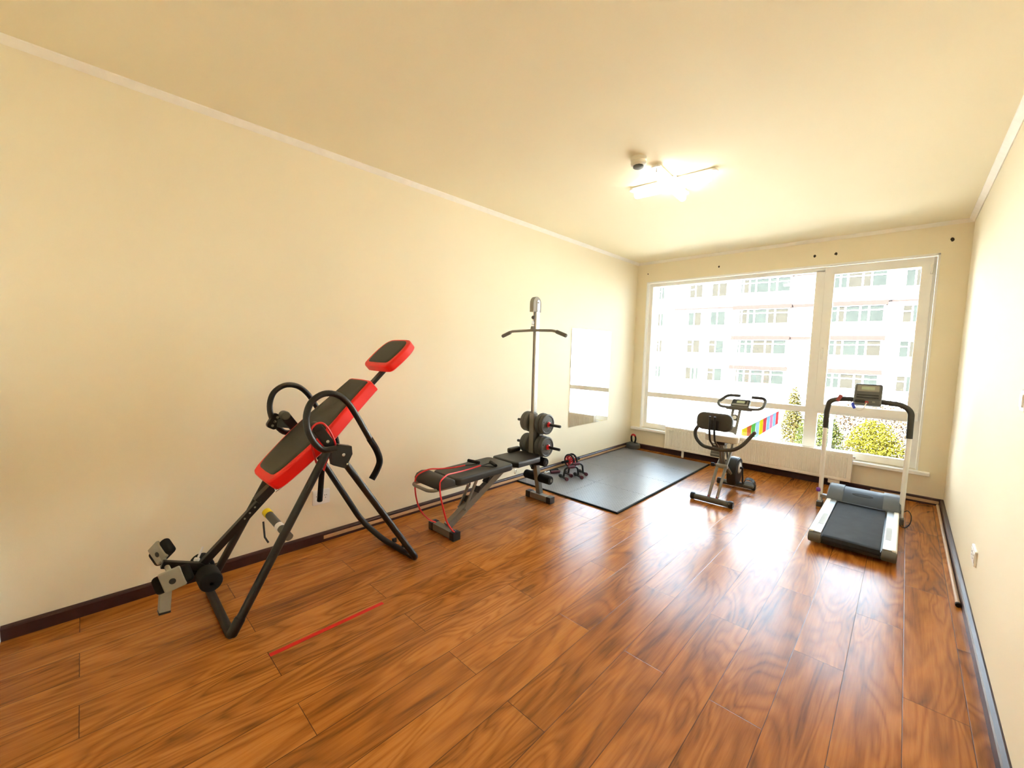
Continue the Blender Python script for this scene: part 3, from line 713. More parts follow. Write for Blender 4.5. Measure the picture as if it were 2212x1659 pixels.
# lat bar
lb = thing('lat_bar', (BX-.02, -2.90, 1.575), 'grey lat pulldown bar with dark grips hanging on the tower cable', 'pulldown bar')
LX, LY = BX+.018, -2.905
b = MB(); b.tube([(LX-.36, LY, 1.527), (LX-.255, LY, 1.566), (LX, LY, 1.572), (LX+.235, LY, 1.566), (LX+.355, LY, 1.527)], .0115, .03); b.build('bar', 'gsteel', lb)
for s_ in (-1, 1):
    p0 = V((LX+s_*.265, LY, 1.558)); p1 = V((LX+s_*.372, LY, 1.521)); b = MB(); b.rod(p0, p1, .0165, .4); b.build('grip', 'dkgrey', lb)
b = MB(); b.stack([(-.02, 0), (.02, 0), (.012, .03), (-.012, .03)], [(0, 0), (0, .008)], (BX+.016, LY-.004, 1.578), (1, 0, 0), (0, 0, 1), (0, 1, 0)); b.build('hanger', 'gsteel', lb)
# dumbbells
def dumbbell(z, label):
    y = -2.795
    d = thing('dumbbell', (.535, y, z), label, 'dumbbell', 'dumbbells on the tower rack')
    b = MB(); b.rod((.285, y, z), (.79, y, z), .0125, .3); b.build('bar', 'blackm', d)
    for xs in (((.388, .430), (.432, .472)), ((.570, .610), (.612, .652))):
        for q, (xa, xb) in enumerate(xs):
            R = .096 if (q == 0) == (xa > .5) else .092
            b = MB(); h_ = xb-xa
            b.lathe([(.018, 0), (.030, -.002), (.034, .004), (R*.8, .006), (R*.86, 0), (R*.97, .002), (R, .010), (R, h_-.010), (R*.97, h_-.002), (R*.86, h_), (R*.8, h_-.006), (.034, h_-.004), (.030, h_), (.018, h_)], (xa, y, z), (1, 0, 0), 40)
            pl_ = b.build('weight_plate', 'plate', d)
            if (q == 1 and xa > .5) or (q == 0 and xa < .5):
                xf = xb-.0062 if xa > .5 else xa+.0062; nn = V((1, 0, 0)) if xa > .5 else V((-1, 0, 0))
                b = MB()
                for a in (.6, 2.7, 4.8):
                    c_ = V((xf, y+.057*math.cos(a), z+.057*math.sin(a))); b.cyl(c_ - nn*.002, c_ + nn*.0012, .007)
                b.build('plate_hole', 'blackp', pl_)
                b = MB()
                for a, r0 in ((PI-.2, .052), (PI, .052), (PI+.2, .052), (-.9, .06)):
                    c_ = V((xf, y+r0*math.cos(a), z+r0*math.sin(a))); e_ = V((0, math.cos(a), math.sin(a))); b.bar(c_ - e_*.014 + nn*.0004, c_ + e_*.014 + nn*.0004, .0014, .0045, 0)
                b.build('pale_mark', 'ltgrey', pl_)
    for xa, xb in ((.652, .676), (.364, .388)):
        b = MB(); b.lathe([(.018, 0), (.024, .003), (.024, .012), (.018, .016), (.016, .024)], (xa, y, z) if xa > .5 else (xb, y, z), (1 if xa > .5 else -1, 0, 0), 8); b.build('spin_collar', 'redp', d)
    return d
d1 = dumbbell(.738, 'upper of two dumbbells racked on the lat tower')
d2 = copy_tree(d1); d2.location.z = .533; tag(d2, 'lower of two dumbbells racked on the lat tower')

# bands lying over the bench
rb = thing('resistance_band', (.62, -3.97, .3), 'red resistance band over the near end of the bench, black handle lying on the pad', 'resistance band', 'red bands on the bench')
b = MB(); b.tube(smooth_path([(.565, -3.52, .482), (.56, -3.62, .474), (.575, -3.74, .478), (.60, -3.83, .488), (.628, -3.90, .496), (.652, -3.97, .470), (.668, -3.985, .40), (.672, -3.96, .28), (.665, -3.92, .17), (.655, -3.865, .09), (.645, -3.835, .065)], 6), .006, seg=8); b.build('band', 'redrub', rb)
b = MB(); b.rod((.645, -3.845, .075), (.640, -3.822, .063), .009); b.build('end_ferrule', 'blackp', rb)
def bandhandle(p, ang, par):
    p = V(p); d = V((math.cos(ang), math.sin(ang), 0)); s_ = V((-d.y, d.x, 0))
    b = MB(); b.tube([p, p + d*.085 + s_*.05, p + d*.105 + s_*.04, p + d*.105 - s_*.05, p + d*.085 - s_*.055, p], .004, .008, seg=8); b.build('handle_strap', 'blackp', par)
    b = MB(); b.rod(p + d*.105 + s_*.058 + V((0, 0, .008)), p + d*.105 - s_*.062 + V((0, 0, .008)), .013, .4); b.build('grip', 'foamb', par)
bandhandle((.565, -3.52, .478), 1.2, rb)
rb2 = thing('resistance_band', (.42, -4.0, .3), 'red resistance band hanging down the far side of the bench end to the foot bar', 'resistance band', 'red bands on the bench')
b = MB(); b.tube(smooth_path([(.47, -3.60, .478), (.455, -3.70, .476), (.44, -3.82, .486), (.425, -3.91, .496), (.405, -3.995, .465), (.395, -4.01, .40), (.385, -3.99, .28), (.380, -3.95, .18), (.395, -3.89, .10), (.42, -3.84, .068)], 6), .0055, seg=8); b.build('band', 'redrub', rb2)
bandhandle((.47, -3.60, .478), 1.75, rb2)

# ---------------------------------------------------------------- small gear on the mat
def pushup_bar(c0, c1, label):
    c0, c1 = V(c0), V(c1); m = (c0+c1)/2; d = (c1-c0).normalized(); s_ = V((-d.y, d.x, 0)); o = V((m.x, m.y, MZ))
    p = thing('push_up_bar', o, label, 'push-up bar', 'push-up bars on the mat'); zt = MZ+.125; zf = MZ+.020
    b = MB(); b.tube([c0 + V((0, 0, zf)), c0 + V((0, 0, zt-.02)) + d*.012, c0 + d*.045 + V((0, 0, zt)), c1 - d*.045 + V((0, 0, zt)), c1 - d*.012 + V((0, 0, zt-.02)), c1 + V((0, 0, zf))], .0105, .03); b.build('frame', 'blackp', p)
    b = MB(); b.rod(c0 + d*.050 + V((0, 0, zt)), c1 - d*.050 + V((0, 0, zt)), .0155, .4); b.build('grip', 'maroon', p)
    for c_ in (c0, c1):
        b = MB(); b.rod(c_ - s_*.062 + V((0, 0, zf)), c_ + s_*.062 + V((0, 0, zf)), .013, .2); f_ = b.build('foot_tube', 'blackp', p)
        for q in (-1, 1):
            b = MB(); b.rod(c_ + s_*(q*.05) + V((0, 0, zf)), c_ + s_*(q*.082) + V((0, 0, zf)), .019, .3); b.build('rubber_end', 'maroon' if q < 0 else 'blackp', f_)
    return p
pushup_bar((.332, -2.098, 0), (.406, -1.925, 0), 'push-up bar nearer the camera on the foam mat')
pushup_bar((.290, -1.955, 0), (.372, -1.785, 0), 'push-up bar farther from the camera, beside the exercise wheel')
# ab wheel
aw = thing('ab_roller', (.105, -1.66, MZ), 'red and black double exercise wheel leaning by the left skirting', 'ab roller')
AC = V((.112, -1.66, MZ+.083)); ax = V((.10, 1, .0)).normalized()
for q in (-.026, .026):
    c_ = AC + ax*q; b = MB(); b.torus(c_, ax, .072, .0105, 40, 10); ty = b.build('tyre', 'blackp', aw)
    b = MB(); u_, v_ = frame_from(ax)
    for k in range(9):
        a = 2*PI*k/9; e_ = u_*math.cos(a)+v_*math.sin(a); f_ = u_*math.cos(a+.45)+v_*math.sin(a+.45)
        b.tube([c_+e_*.014, c_+e_*.035+f_*.006, c_+f_*.066], .0065, seg=8)
    b.rod(c_-ax*.008, c_+ax*.008, .020); b.torus(c_, ax, .064, .005, 40, 8); b.build('spokes', 'redp', aw)
b = MB(); b.rod(AC-ax*.05, AC+ax*.05, .009); b.build('axle', 'steel', aw)
for q in (-1, 1):
    b = MB(); b.rod(AC+ax*(q*.05), AC+ax*(q*.155), .0155, .4); b.build('handle', 'foamb', aw)
# hand gripper
hg = thing('hand_gripper', (.09, -2.08, MZ), 'small dark spring hand gripper on the mat behind the bench leg', 'hand gripper')
b = MB(); b.rod((.085, -2.02, MZ+.017), (.105, -1.90, MZ+.016), .016, .5); b.build('grip', 'foamb', hg)
b = MB(); b.rod((.115, -2.05, MZ+.017), (.165, -1.94, MZ+.016), .016, .5); b.build('grip', 'maroon', hg)
b = MB(); b.tube(smooth_path([(.085, -2.02, MZ+.017), (.082, -2.08, MZ+.02), (.085, -2.115, MZ+.02), (.10, -2.12, MZ+.02), (.108, -2.09, MZ+.02), (.115, -2.05, MZ+.017)], 5), .004, seg=8); b.torus((.093, -2.115, MZ+.022), (1, 0, .2), .014, .004); b.build('spring', 'steel', hg)
# kettlebell
kb = thing('kettlebell', (.125, -.245, MZ), 'black kettlebell with red topped handle in the window corner', 'kettlebell')
KC = V((.128, -.135, 0)); kb.location = (KC.x, KC.y, MZ); kb['_o'] = (KC.x, KC.y, MZ)
b = MB(); b.lathe([(.085, 0), (.098, .006), (.100, .020), (.098, .050), (.088, .064), (.070, .074), (.045, .082), (.030, .088)], KC + V((0, 0, MZ)), seg=40); b.build('body', 'plate', kb)
u_ = V((.85, -.5, 0)).normalized()
hpts = [KC + u_*a + V((0, 0, MZ+z)) for a, z in ((-.030, .078), (-.046, .105), (-.055, .145), (-.045, .178), (-.02, .194), (.02, .194), (.045, .178), (.055, .145), (.046, .105), (.030, .078))]
b = MB(); b.tube(smooth_path(hpts, 5), .012); hh = b.build('handle', 'blackp', kb)
b = MB(); b.tube(smooth_path(hpts[3:7], 5), .0135); b.build('red_grip', 'redp', hh)

# ---------------------------------------------------------------- exercise bike
BK = 1.70
bk = thing('exercise_bike', (BK, -1.25, 0), 'grey folding exercise bike with backrest seat facing the window', 'exercise bike')
b = MB(); b.rod((1.525, -1.612, .032), (1.862, -1.608, .032), .027, .2); fr_ = b.build('rear_foot', 'dkgrey', bk)
for xa, xb in ((1.503, 1.545), (1.842, 1.884)):
    b = MB(); b.rod((xa, -1.612, .034), (xb, -1.610, .034), .033, .3); b.build('end_cap', 'blackp', fr_)
b = MB(); b.rod((1.545, -.895, .032), (1.87, -.870, .032), .027, .2); ffr = b.build('front_foot', 'dkgrey', bk)
for xa, xb, ya, yb in ((1.522, 1.562, -.897, -.894), (1.850, 1.890, -.872, -.869)):
    b = MB(); b.rod((xa, ya, .034), (xb, yb, .034), .033, .3); b.build('end_cap', 'blackp', ffr)
for xx in (1.662, 1.736):
    x_t = 1.662 if xx < BK else 1.726
    b = MB(); b.tube([(xx, -1.60, .045), (xx, -1.39, .315), (x_t, -1.22, .43), (x_t, -1.14, .56), (x_t+.0, -.995, .85)], .0135, .05); b.build('frame_tube', 'gsteel', bk)
    b = MB(); b.rod((xx, -1.605, .05), (xx, -1.60, .075), .006); b.build('foot_bolt', 'pink', bk)
# handle post plates
b = MB(); b.stack([(-.028, -.02), (.028, -.02), (.028, .02), (.024, .036), (0, .048), (-.024, .036), (-.028, .02)], [(0, 0), (0, .012)], (1.694, -1.046, .747), (1, 0, 0), V((0, .145, .29)).normalized(), V((0, -.29, .145)).normalized()); pq = b.build('post_bracket', 'dkgrey', bk)
b = MB(); b.cyl((1.694, -1.062, .763), (1.694, -1.066, .765), .020); b.build('round_disc', 'white', pq)
b = MB(); b.obox((1.694, -1.104, .64), (.054, .012, .075), Matrix.Rotation(-.46, 3, 'X'), .003); b.build('post_plate', 'gsteel', bk)
# handlebar
tz = V((0, .80, .60)).normalized(); HB = V((1.722, -1.02, .862))
def hpnt(a, c_): return HB + V((1, 0, 0))*a + tz*c_
hb_pts = [(-.035, .185), (-.13, .185), (-.165, .165), (-.215, .07), (-.21, .03), (-.18, .0), (0, -.012), (.17, .0), (.205, .03), (.208, .13), (.19, .165), (.165, .175), (.075, .175)]
b = MB(); b.tube([hpnt(*q) for q in hb_pts], .0135, .03); hb_ = b.build('handlebar', 'dkgrey', bk)
for rng in (hb_pts[:4], hb_pts[-4:]):
    b = MB(); b.tube([hpnt(*q) for q in rng], .0155, .03); b.build('foam_grip', 'vinyl', hb_)
nz = V((0, -.60, .80))
b = MB(); b.stack([(-.12, -.02), (.12, -.02), (.09, .005), (.07, .02), (-.07, .02), (-.09, .005)], [(.003, -.018), (0, -.012), (0, .012), (.003, .016)], HB + nz*.0, (1, 0, 0), tz, nz); cs_ = b.build('console_base', 'dkgrey', bk)
b = MB(); b.stack(rrect(.165, .105, .01), [(0, -.012), (0, .010), (.006, .014)], HB + tz*.06 + nz*.006, (1, 0, 0), tz, nz); cns = b.build('console', 'blackp', bk)
b = MB(); b.stack(rrect(.075, .034, .003), [(0, 0), (.001, .0015)], HB + tz*.068 + nz*.0203, (1, 0, 0), tz, nz); b.build('screen', 'lcd', cns)
b = MB(); b.stack(rrect(.150, .026, .01), [(0, 0), (.002, .002)], HB + tz*.026 + nz*.0203, (1, 0, 0), tz, nz); b.build('silver_trim', 'silver', cns)
b = MB()
for k in range(3): b.stack(rrect(.010, .010, .003), [(0, 0), (.001, .002)], HB + tz*(.045+.017*k) + nz*.0203 + V((.062, 0, 0)), (1, 0, 0), tz, nz)
b.build('console_button', 'ltgrey', cns)
# seat struts: front foot -> seat
b = MB()
for xx in (1.685, 1.712): b.tube([(xx, -.90, .05), (xx, -1.37, .36), (xx, -1.42, .47), (xx, -1.46, .55)], .0125, .05)
b.build('seat_strut', 'gsteel', bk)
b = MB(); b.rod((1.648, -1.385, .318), (1.752, -1.385, .318), .021, .2); pvb = b.build('pivot_axle', 'ltgrey', bk)
b = MB(); b.rod((1.600, -1.385, .318), (1.632, -1.385, .318), .019); b.cyl((1.63, -1.385, .318), (1.65, -1.385, .318), .008); b.build('fold_knob', 'blackp', pvb)
# flywheel housing
hs = [(-.055, -.10)] + [(-.02+.115*math.cos(a), .0+.13*math.sin(a)) for a in [-.9 + k*.28 for k in range(12)]] + [(-.135, .03), (-.12, -.06)]
hs = [(-.10, -.145), (-.03, -.165), (.05, -.160), (.105, -.11), (.125, -.03), (.115, .055), (.07, .105), (.0, .120), (-.07, .10), (-.125, .035), (-.135, -.05)]
hs = closed_smooth(hs, 3); HC = V((1.668, -.985, .222))
b = MB(); b.stack(hs, [(.012, 0), (.003, .004), (0, .014), (0, .066), (.003, .076), (.012, .08)], HC, (0, 1, 0), (0, 0, 1), (1, 0, 0)); hz = b.build('flywheel_housing', 'blackp', bk)
b = MB(); b.stack([(x*.93, z*.93) for x, z in hs], [(.0, 0), (.002, .006)], HC + V((.079, 0, 0)), (0, 1, 0), (0, 0, 1), (1, 0, 0)); b.build('side_cover', 'blackp', hz)
b = MB(); b.lathe([(.062, 0), (.064, .003), (.060, .006)], HC + V((.085, 0, .015)), (1, 0, 0), 40); dsc = b.build('silver_disc', 'silver', hz)
b = MB(); b.lathe([(.052, 0), (.050, .002)], HC + V((.091, 0, .015)), (1, 0, 0), 40); b.build('disc_centre', 'white', dsc)
b = MB(); b.rod(HC + V((.088, 0, .015)), HC + V((.12, 0, .015)), .013); b.rod(HC + V((-.03, 0, .015)), HC + V((.0, 0, .015)), .013); b.build('crank_axle', 'blackm', hz)
def pedal(cr0, cr1, sx, tilt, k_=1.):
    b = MB(); b.bar(cr0, cr1, .012, .024, .004); ca = b.build('crank_arm', 'blackm', bk)
    c_ = V(cr1) + V((sx*.062*k_**.7, 0, 0)); R = Matrix.Rotation(tilt, 3, 'X')
    b = MB(); b.rod(V(cr1), V(cr1)+V((sx*.10, 0, 0)), .007); b.obox(c_, (.096*k_, .098*k_, .024), R, .010); pdl = b.build('pedal', 'dkgrey', ca)
    for k in range(4):
        b = MB(); b.obox(c_ + R @ V((0, (-.033+.022*k)*k_, .0125)), (.080*k_, .008, .004), R, .001); b.build('tread_bar', 'ltgrey', pdl)
    u_ = R @ V((0, 1, 0)); v_ = R @ V((0, 0, 1)); b = MB(); st = [c_ + V((1, 0, 0))*(.050*math.cos(a)) + v_*(.058*math.sin(a)+.005) + u_*.012 for a in [k*PI/10 for k in range(11)]]
    for a_, b_ in zip(st, st[1:]): b.bar(a_, b_, .045, .004, 0, upv=u_)
    b.build('pedal_strap', 'blackp', ca)
pedal(HC + V((.115, 0, .015)), HC + V((.118, .03, -.150)), 1, .35)
pedal(HC + V((-.022, 0, .015)), HC + V((-.020, -.080, .175)), -1, 1.15, 1.5)
# seat
so = [(-.150, -.02), (-.13, -.075), (-.06, -.09), (.06, -.09), (.13, -.075), (.150, -.02), (.125, .06), (.07, .13), (.045, .19), (0, .205), (-.045, .19), (-.07, .13), (-.125, .06)]
b = MB(); b.pad(closed_smooth(so, 3), .062, .013, (1.70, -1.42, .573), (1, 0, 0), (0, 1, 0), (0, 0, 1), .006); b.build('seat', 'cream', bk)
b = MB(); b.box(1.655, 1.745, -1.50, -1.36, .545, .575, .004); b.build('seat_bracket', 'blackm', bk)
b = MB(); b.tube([(1.508, -1.53, .705), (1.478, -1.53, .655), (1.492, -1.54, .585), (1.560, -1.55, .520), (1.70, -1.55, .505), (1.835, -1.55, .525), (1.905, -1.54, .58), (1.985, -1.50, .705)], .0165, .04); ub = b.build('seat_handle', 'vinyl', bk)
b = MB(); b.sphere((1.985, -1.50, .705), .016); b.build('end_plug', 'dkgrey', ub)
b = MB()
for xx in (1.652, 1.694): b.tube([(xx, -1.52, .53), (xx, -1.63, .60), (xx, -1.66, .70), (xx, -1.665, .83)], .009, .03)
b.build('backrest_bar', 'blackm', bk)
bo = rrect(.315, .165, .062, 6)
b = MB(); b.pad(bo, .060, .020, (1.665, -1.60+.058, .768), (1, 0, 0), V((0, .10, 1)).normalized(), V((0, -1, .10)).normalized()); brs = b.build('backrest', 'vinyl', bk)
b = MB(); b.obox((1.673, -1.612, .745), (.085, .010, .09), Matrix.Rotation(-.1, 3, 'X'), .004); b.build('back_plate', 'blackp', brs)

# ---------------------------------------------------------------- treadmill
tm = thing('treadmill', (2.725, -1.35, 0), 'white and grey treadmill with black belt near the right wall', 'treadmill')
Y0, Y1 = -1.945, -.80; TZ = .105
xl, xr_ = 2.490, 2.972
b = MB(); b.box(xl+.06, xr_-.06, Y0+.02, -.95, .045, .075, .004); b.build('deck', 'blackp', tm)
b = MB(); bl = [(0, .040), (-.022, .046), (-.030, .065), (-.022, .088), (0, .096), (1.0, .100), (1.0, .040)]
b.stack(bl, [(0, 0), (0, .320)], (2.570, Y0+.03, 0), (0, 1, 0), (0, 0, 1), (1, 0, 0)); b.build('running_belt', 'belt', tm)
for xa, xb, oa, ob in ((xl, xl+.072, xl, xl+.028), (xr_-.072, xr_, xr_-.028, xr_)):
    b = MB(); b.box(xa, xb, Y0+.02, -.94, .050, TZ, .006); sr = b.build('side_rail', 'silver', tm)
    b = MB(); b.box(oa-.004, ob+.004, Y0+.02, -.935, .028, TZ+.004, .010, 3); b.build('rail_edge', 'white', sr)
    xm = (xa+xb)/2 + (.012 if xa < 2.7 else -.012)
    b = MB(); b.box(xm-.016, xm+.016, -1.72, -1.42, TZ, TZ+.0015, .0005); b.build('footprint_sticker', 'ltgrey', sr)
    b = MB(); b.rod((xa-.004, Y0+.02, .060), (xb+.004, Y0+.02, .060), .036, .3); b.build('rear_end_cap', 'dkgrey', tm)
b = MB(); b.box(xl+.072, xr_-.072, Y0+.005, Y0+.05, .03, .05, .004); b.build('rear_crossbar', 'blackp', tm)
# hood
prof = [(0, .098), (.015, .122), (.07, .165), (.15, .196), (.21, .205), (.28, .195), (.31, .15), (.31, .05), (0, .05)]
b = MB(); b.stack(prof, [(.008, 0), (0, .008), (0, .110), (0, .112)], (xl-.008, -.965, 0), (0, 1, 0), (0, 0, 1), (1, 0, 0)); b.build('hood_shoulder', 'hood2', tm)
b = MB(); b.stack(prof, [(0, 0), (0, .104), (.008, .112)], (xr_+.008-.112, -.965, 0), (0, 1, 0), (0, 0, 1), (1, 0, 0)); b.build('hood_shoulder', 'hood2', tm)
pm = [(.0, .098), (.015, .110), (.07, .152), (.15, .184), (.21, .194), (.28, .186), (.31, .14), (.31, .05), (0, .05)]
b = MB(); b.stack(pm, [(0, 0), (0, .274)], (xl+.104, -.965, 0), (0, 1, 0), (0, 0, 1), (1, 0, 0)); hd = b.build('motor_hood', 'hood', tm)
el = [(.075*math.cos(a), .022*math.sin(a)) for a in [k*2*PI/28 for k in range(28)]]
hn = V((0, -.40, 1)).normalized(); hv = V((0, 1, .40)).normalized()
b = MB(); b.stack(el, [(0, 0), (.003, .004)], V((2.728, -.855, .166)), (1, 0, 0), hv, hn); b.build('hood_badge', 'blackp', hd)
b = MB(); b.box(xl+.08, xr_-.08, -.980, -.960, .098, .108, .003); b.build('hood_lip', 'blackp', hd)
# uprights
UY = -.87
b = MB(); b.tube([(2.428, UY, .03), (2.421, UY, .73), (2.421, UY, .90), (2.435, UY-.01, 1.00), (2.52, UY-.01, 1.028), (2.73, UY-.01, 1.03), (2.93, UY-.01, 1.012), (2.985, UY, .96), (2.988, UY, .73), (2.986, UY, .03)], .0175, [0, .01, .03, .035, .05, .05, .06, .06, .02, 0], n=8, seg=16); upr = b.build('upright_frame', 'white', tm)
b = MB(); b.tube([(2.421, UY, .745), (2.421, UY, .90), (2.435, UY-.01, 1.00), (2.52, UY-.01, 1.028), (2.73, UY-.01, 1.03), (2.93, UY-.01, 1.012), (2.985, UY, .96), (2.988, UY, .735)], .0215, [0, .03, .035, .05, .05, .06, .06, 0], n=8, seg=16); b.build('foam_grip', 'vinyl', upr)
for xx, nm in ((2.428, 1), (2.986, -1)):
    b = MB(); b.box(xx-.022, xx+.022, UY-.06, UY+.05, .0, .05, .006); b.build('base_bracket', 'dkgrey', upr)
    b = MB(); b.bar((xx, UY, .10), (xx+nm*.055, UY, .10), .03, .05, .004, upv=(0, 0, 1)); b.build('hinge_plate', 'silver', upr)
b = MB(); b.rod((2.395, UY-.03, .155), (2.428, UY-.02, .155), .020, .5); b.build('fold_knob', 'purple', upr)
b = MB(); b.tube([(2.437, UY, .742), (2.465, UY-.005, .743)], .003); b.build('zip_tie', 'blackp', upr)
# console
cn = V((0, -.96, .28)).normalized(); cv_ = V((0, .28, .96)).normalized(); CC = V((2.700, UY-.015, 1.075))
b = MB(); b.stack(rrect(.188, .195, .02), [(.004, -.025), (0, -.018), (0, .018), (.005, .026)], CC, (1, 0, 0), cv_, cn); con = b.build('console', 'dkgrey', tm)
b = MB(); b.stack(rrect(.150, .055, .006), [(0, 0), (.002, .003)], CC + cv_*.055 + cn*.0255, (1, 0, 0), cv_, cn); b.build('display_bezel', 'ltgrey', con)
b = MB(); b.stack(rrect(.090, .028, .003), [(0, 0), (.001, .0015)], CC + cv_*.057 + cn*.0285, (1, 0, 0), cv_, cn); b.build('display', 'lcd', con)
b = MB(); b.stack(rrect(.15, .010, .004), [(0, 0), (.001, .004)], CC - cv_*.005 + cn*.0255, (1, 0, 0), cv_, cn); b.stack(rrect(.15, .010, .004), [(0, 0), (.001, .004)], CC - cv_*.026 + cn*.0255, (1, 0, 0), cv_, cn); b.build('button_row', 'blackp', con)
b = MB(); b.stack(rrect(.185, .050, .012), [(0, 0), (0, .035), (.006, .042)], CC - cv_*.075 + cn*.01, (1, 0, 0), cv_, cn); tr_ = b.build('console_tray', 'dkgrey', con)
b = MB(); b.stack(rrect(.075, .026, .012), [(0, 0), (.002, .002)], CC - cv_*.068 + cn*.0522 + V((-.045, 0, 0)), (1, 0, 0), cv_, cn); b.build('cup_recess', 'blackp', tr_)
b = MB(); b.stack(rrect(.02, .012, .004), [(0, 0), (.002, .003)], CC - cv_*.068 + cn*.0522 + V((.045, 0, 0)), (1, 0, 0), cv_, cn); b.build('tray_button', 'ltgrey', tr_)
# safety lanyard on the console
sl = thing('safety_lanyard', (2.66, -.96, .95), 'blue and white safety strap looped below the treadmill console', 'strap')
b = MB(); b.tube(smooth_path([(2.607, -.955, 1.005), (2.612, -.965, .98), (2.625, -.965, .958)], 6), .011, seg=8); b.build('blue_clip', 'blue', sl)
b = MB(); b.tube(smooth_path([(2.625, -.965, .960), (2.645, -.965, .945), (2.665, -.965, .945), (2.685, -.962, .965), (2.695, -.958, 1.0), (2.700, -.955, 1.012)], 6), .005, seg=8); b.build('strap', 'white', sl)
b = MB(); b.torus((2.700, -.956, 1.018), (0, 1, 0), .009, .003, 16, 6); b.build('key_ring', 'redp', sl)
cl = thing('bar_clip', (2.515, -.89, 1.03), 'reddish clip with a pale tag on the left of the treadmill handlebar', 'clip')
b = MB(); b.obox((2.508, -.905, 1.035), (.030, .012, .062), Matrix.Rotation(.4, 3, 'Y'), .004); b.build('clip_body', 'pink', cl)
b = MB(); b.obox((2.527, -.905, 1.078), (.008, .008, .03), Matrix.Rotation(.6, 3, 'Y'), .002); b.build('clip_tag', 'white', cl)
# power cord
b = MB(); b.tube(smooth_path([(2.975, -.95, .06), (2.99, -1.0, .015), (3.02, -.98, .005), (3.045, -.93, .03), (3.05, -.88, .08), (3.03, -.84, .11), (3.005, -.82, .09), (2.99, -.80, .04), (2.98, -.78, .01)], 6), .0035, seg=8)
tag(b.build('power_cord', 'blackp', origin=(2.98, -.9, 0)), 'black power cord looped at the right foot of the treadmill', 'cord')

# ---------------------------------------------------------------- outside
GZ = -2.62
fac = mat('facade_render', (.80, .78, .74), .8, 0, .03, 1.)
band = mat('facade_band', (.038, .0275, .0245), .8, 0, .08, 3., spec=0.)
bgl = mat('far_window_glass', (.0205, .024, .0215), .5, 0, .3, 1.3, spec=.05)
bgl2 = mat('far_window_blind', (.0235, .0215, .0170), .6, 0, .25, 2., spec=.05)
grd = mat('pale_ground', (.30, .29, .27), .9, 0, .1, 1.)
MT.update(fac=fac, band=band, bgl=bgl, bgl2=bgl2, grd=grd)
struct(bx('ground', 'grd', -60, 60, .6, 90, GZ-.3, GZ))
th = math.radians(6.25)
bld = thing('apartment_building', (0, 0, 0), 'white apartment block with pale red balcony bands seen through the window', 'building')
def part(name, m, x0, x1, y0, y1, z0, z1, par=None, bev=0.): return bx(name, m, x0, x1, y0, y1, z0, z1, parent=par or bld, bev=bev)
part('wall', 'fac', -26, 26, .9, 10, GZ, 13.2)
part('roof_edge', 'band', -26.2, 26.2, .6, 10.2, 13.2, 13.5)
rows = [(-1.06, .10), (1.63, 2.82), (4.32, 5.58), (7.08, 8.28), (9.85, 11.05)]
rr = random.Random(3)
def fwin(u0, u1, z0, z1, y=.9, split=.45):
    b = MB(); f_ = .07
    b.box(u0-.06, u1+.06, y-.05, y+.02, z0-.08, z0); b.box(u0-.06, u1+.06, y-.04, y+.02, z1, z1+.06)
    b.box(u0-.06, u0, y-.04, y+.02, z0, z1); b.box(u1, u1+.06, y-.04, y+.02, z0, z1); xm = u0+(u1-u0)*split; b.box(xm-.05, xm+.05, y-.04, y+.02, z0, z1)
    if rr.random() < .6: b.box(u0, xm, y-.04, y+.02, z0+(z1-z0)*.62, z0+(z1-z0)*.70)
    w_ = b.build('window', 'fac', bld, smooth=False)
    for a, c_ in ((u0, xm-.05), (xm+.05, u1)):
        b = MB(); b.box(a, c_, y-.012, y+.02, z0, z1); b.build('pane', 'bgl' if rr.random() < .6 else 'bgl2', w_, smooth=False)
for z0_, z1_ in rows:
    for u0, u1 in ((-12.25, -11.75), (-9.2, -8.05), (-7.15, -5.9), (6.6, 7.75), (-17.2, -16.0)): fwin(u0, u1, z0_, z1_)
def bay(u0, u1, y, tag_):
    part('bay_wall', 'fac', u0, u1, y, 1.2, GZ, -1.15)
    for k, (z0_, z1_) in enumerate(rows):
        top = rows[k+1][0]-.02 if k+1 < len(rows) else 12.4
        part('balcony_parapet', 'fac', u0, u1, y+.02, 1.2, z1_+.42, top)
        part('balcony_band', 'band', u0-.18, u1+.18, y-.06, 1.2, z1_+.06, z1_+.42)
        b = MB(); n_ = [0, .14, .26, .38, .62, .76, 1.0]; L_ = u1-u0
        for f_ in n_: b.box(u0+L_*f_-.06, u0+L_*f_+.06, y, y+.10, z0_-.05, z1_+.07)
        b.box(u0, u1, y, y+.10, z0_-.06, z0_+.04); b.box(u0, u1, y, y+.10, z1_-.36, z1_-.28); b.box(u0, u1, y, y+.1, z1_, z1_+.07)
        b.box(u0, u0+L_*.10, y+.01, y+.12, z0_, z1_)
        g_ = b.build('balcony_glazing', 'fac', bld, smooth=False)
        for q, (a, c_) in enumerate(zip(n_, n_[1:])):
            mm = 'bgl2' if rr.random() < .35 else 'bgl'
            b = MB(); b.box(u0+L_*a, u0+L_*c_, y+.025, y+.06, z0_, z1_); b.build('pane', mm, g_, smooth=False)
bay(-4.95, -.75, 0., 1); bay(1.6, 5.45, 0., 2); bay(11.5, 15.5, 0., 3)
part('recess_band', 'band', -10.6, -5.2, .75, .95, 5.90, 6.02); part('recess_band', 'band', 5.7, 9.5, .75, .95, 5.92, 6.05)
part('recess_wall', 'fac', -.75, 1.6, .30, 1.0, GZ, 12.4)
for z0_, z1_ in rows[1:4]: part('recess_band', 'band', -.6, 1.45, .12, .40, z1_+.10, z1_+.36)
bld.rotation_euler = (0, 0, th); bld.location = (-math.sin(th)*37.19, math.cos(th)*37.19, 0)

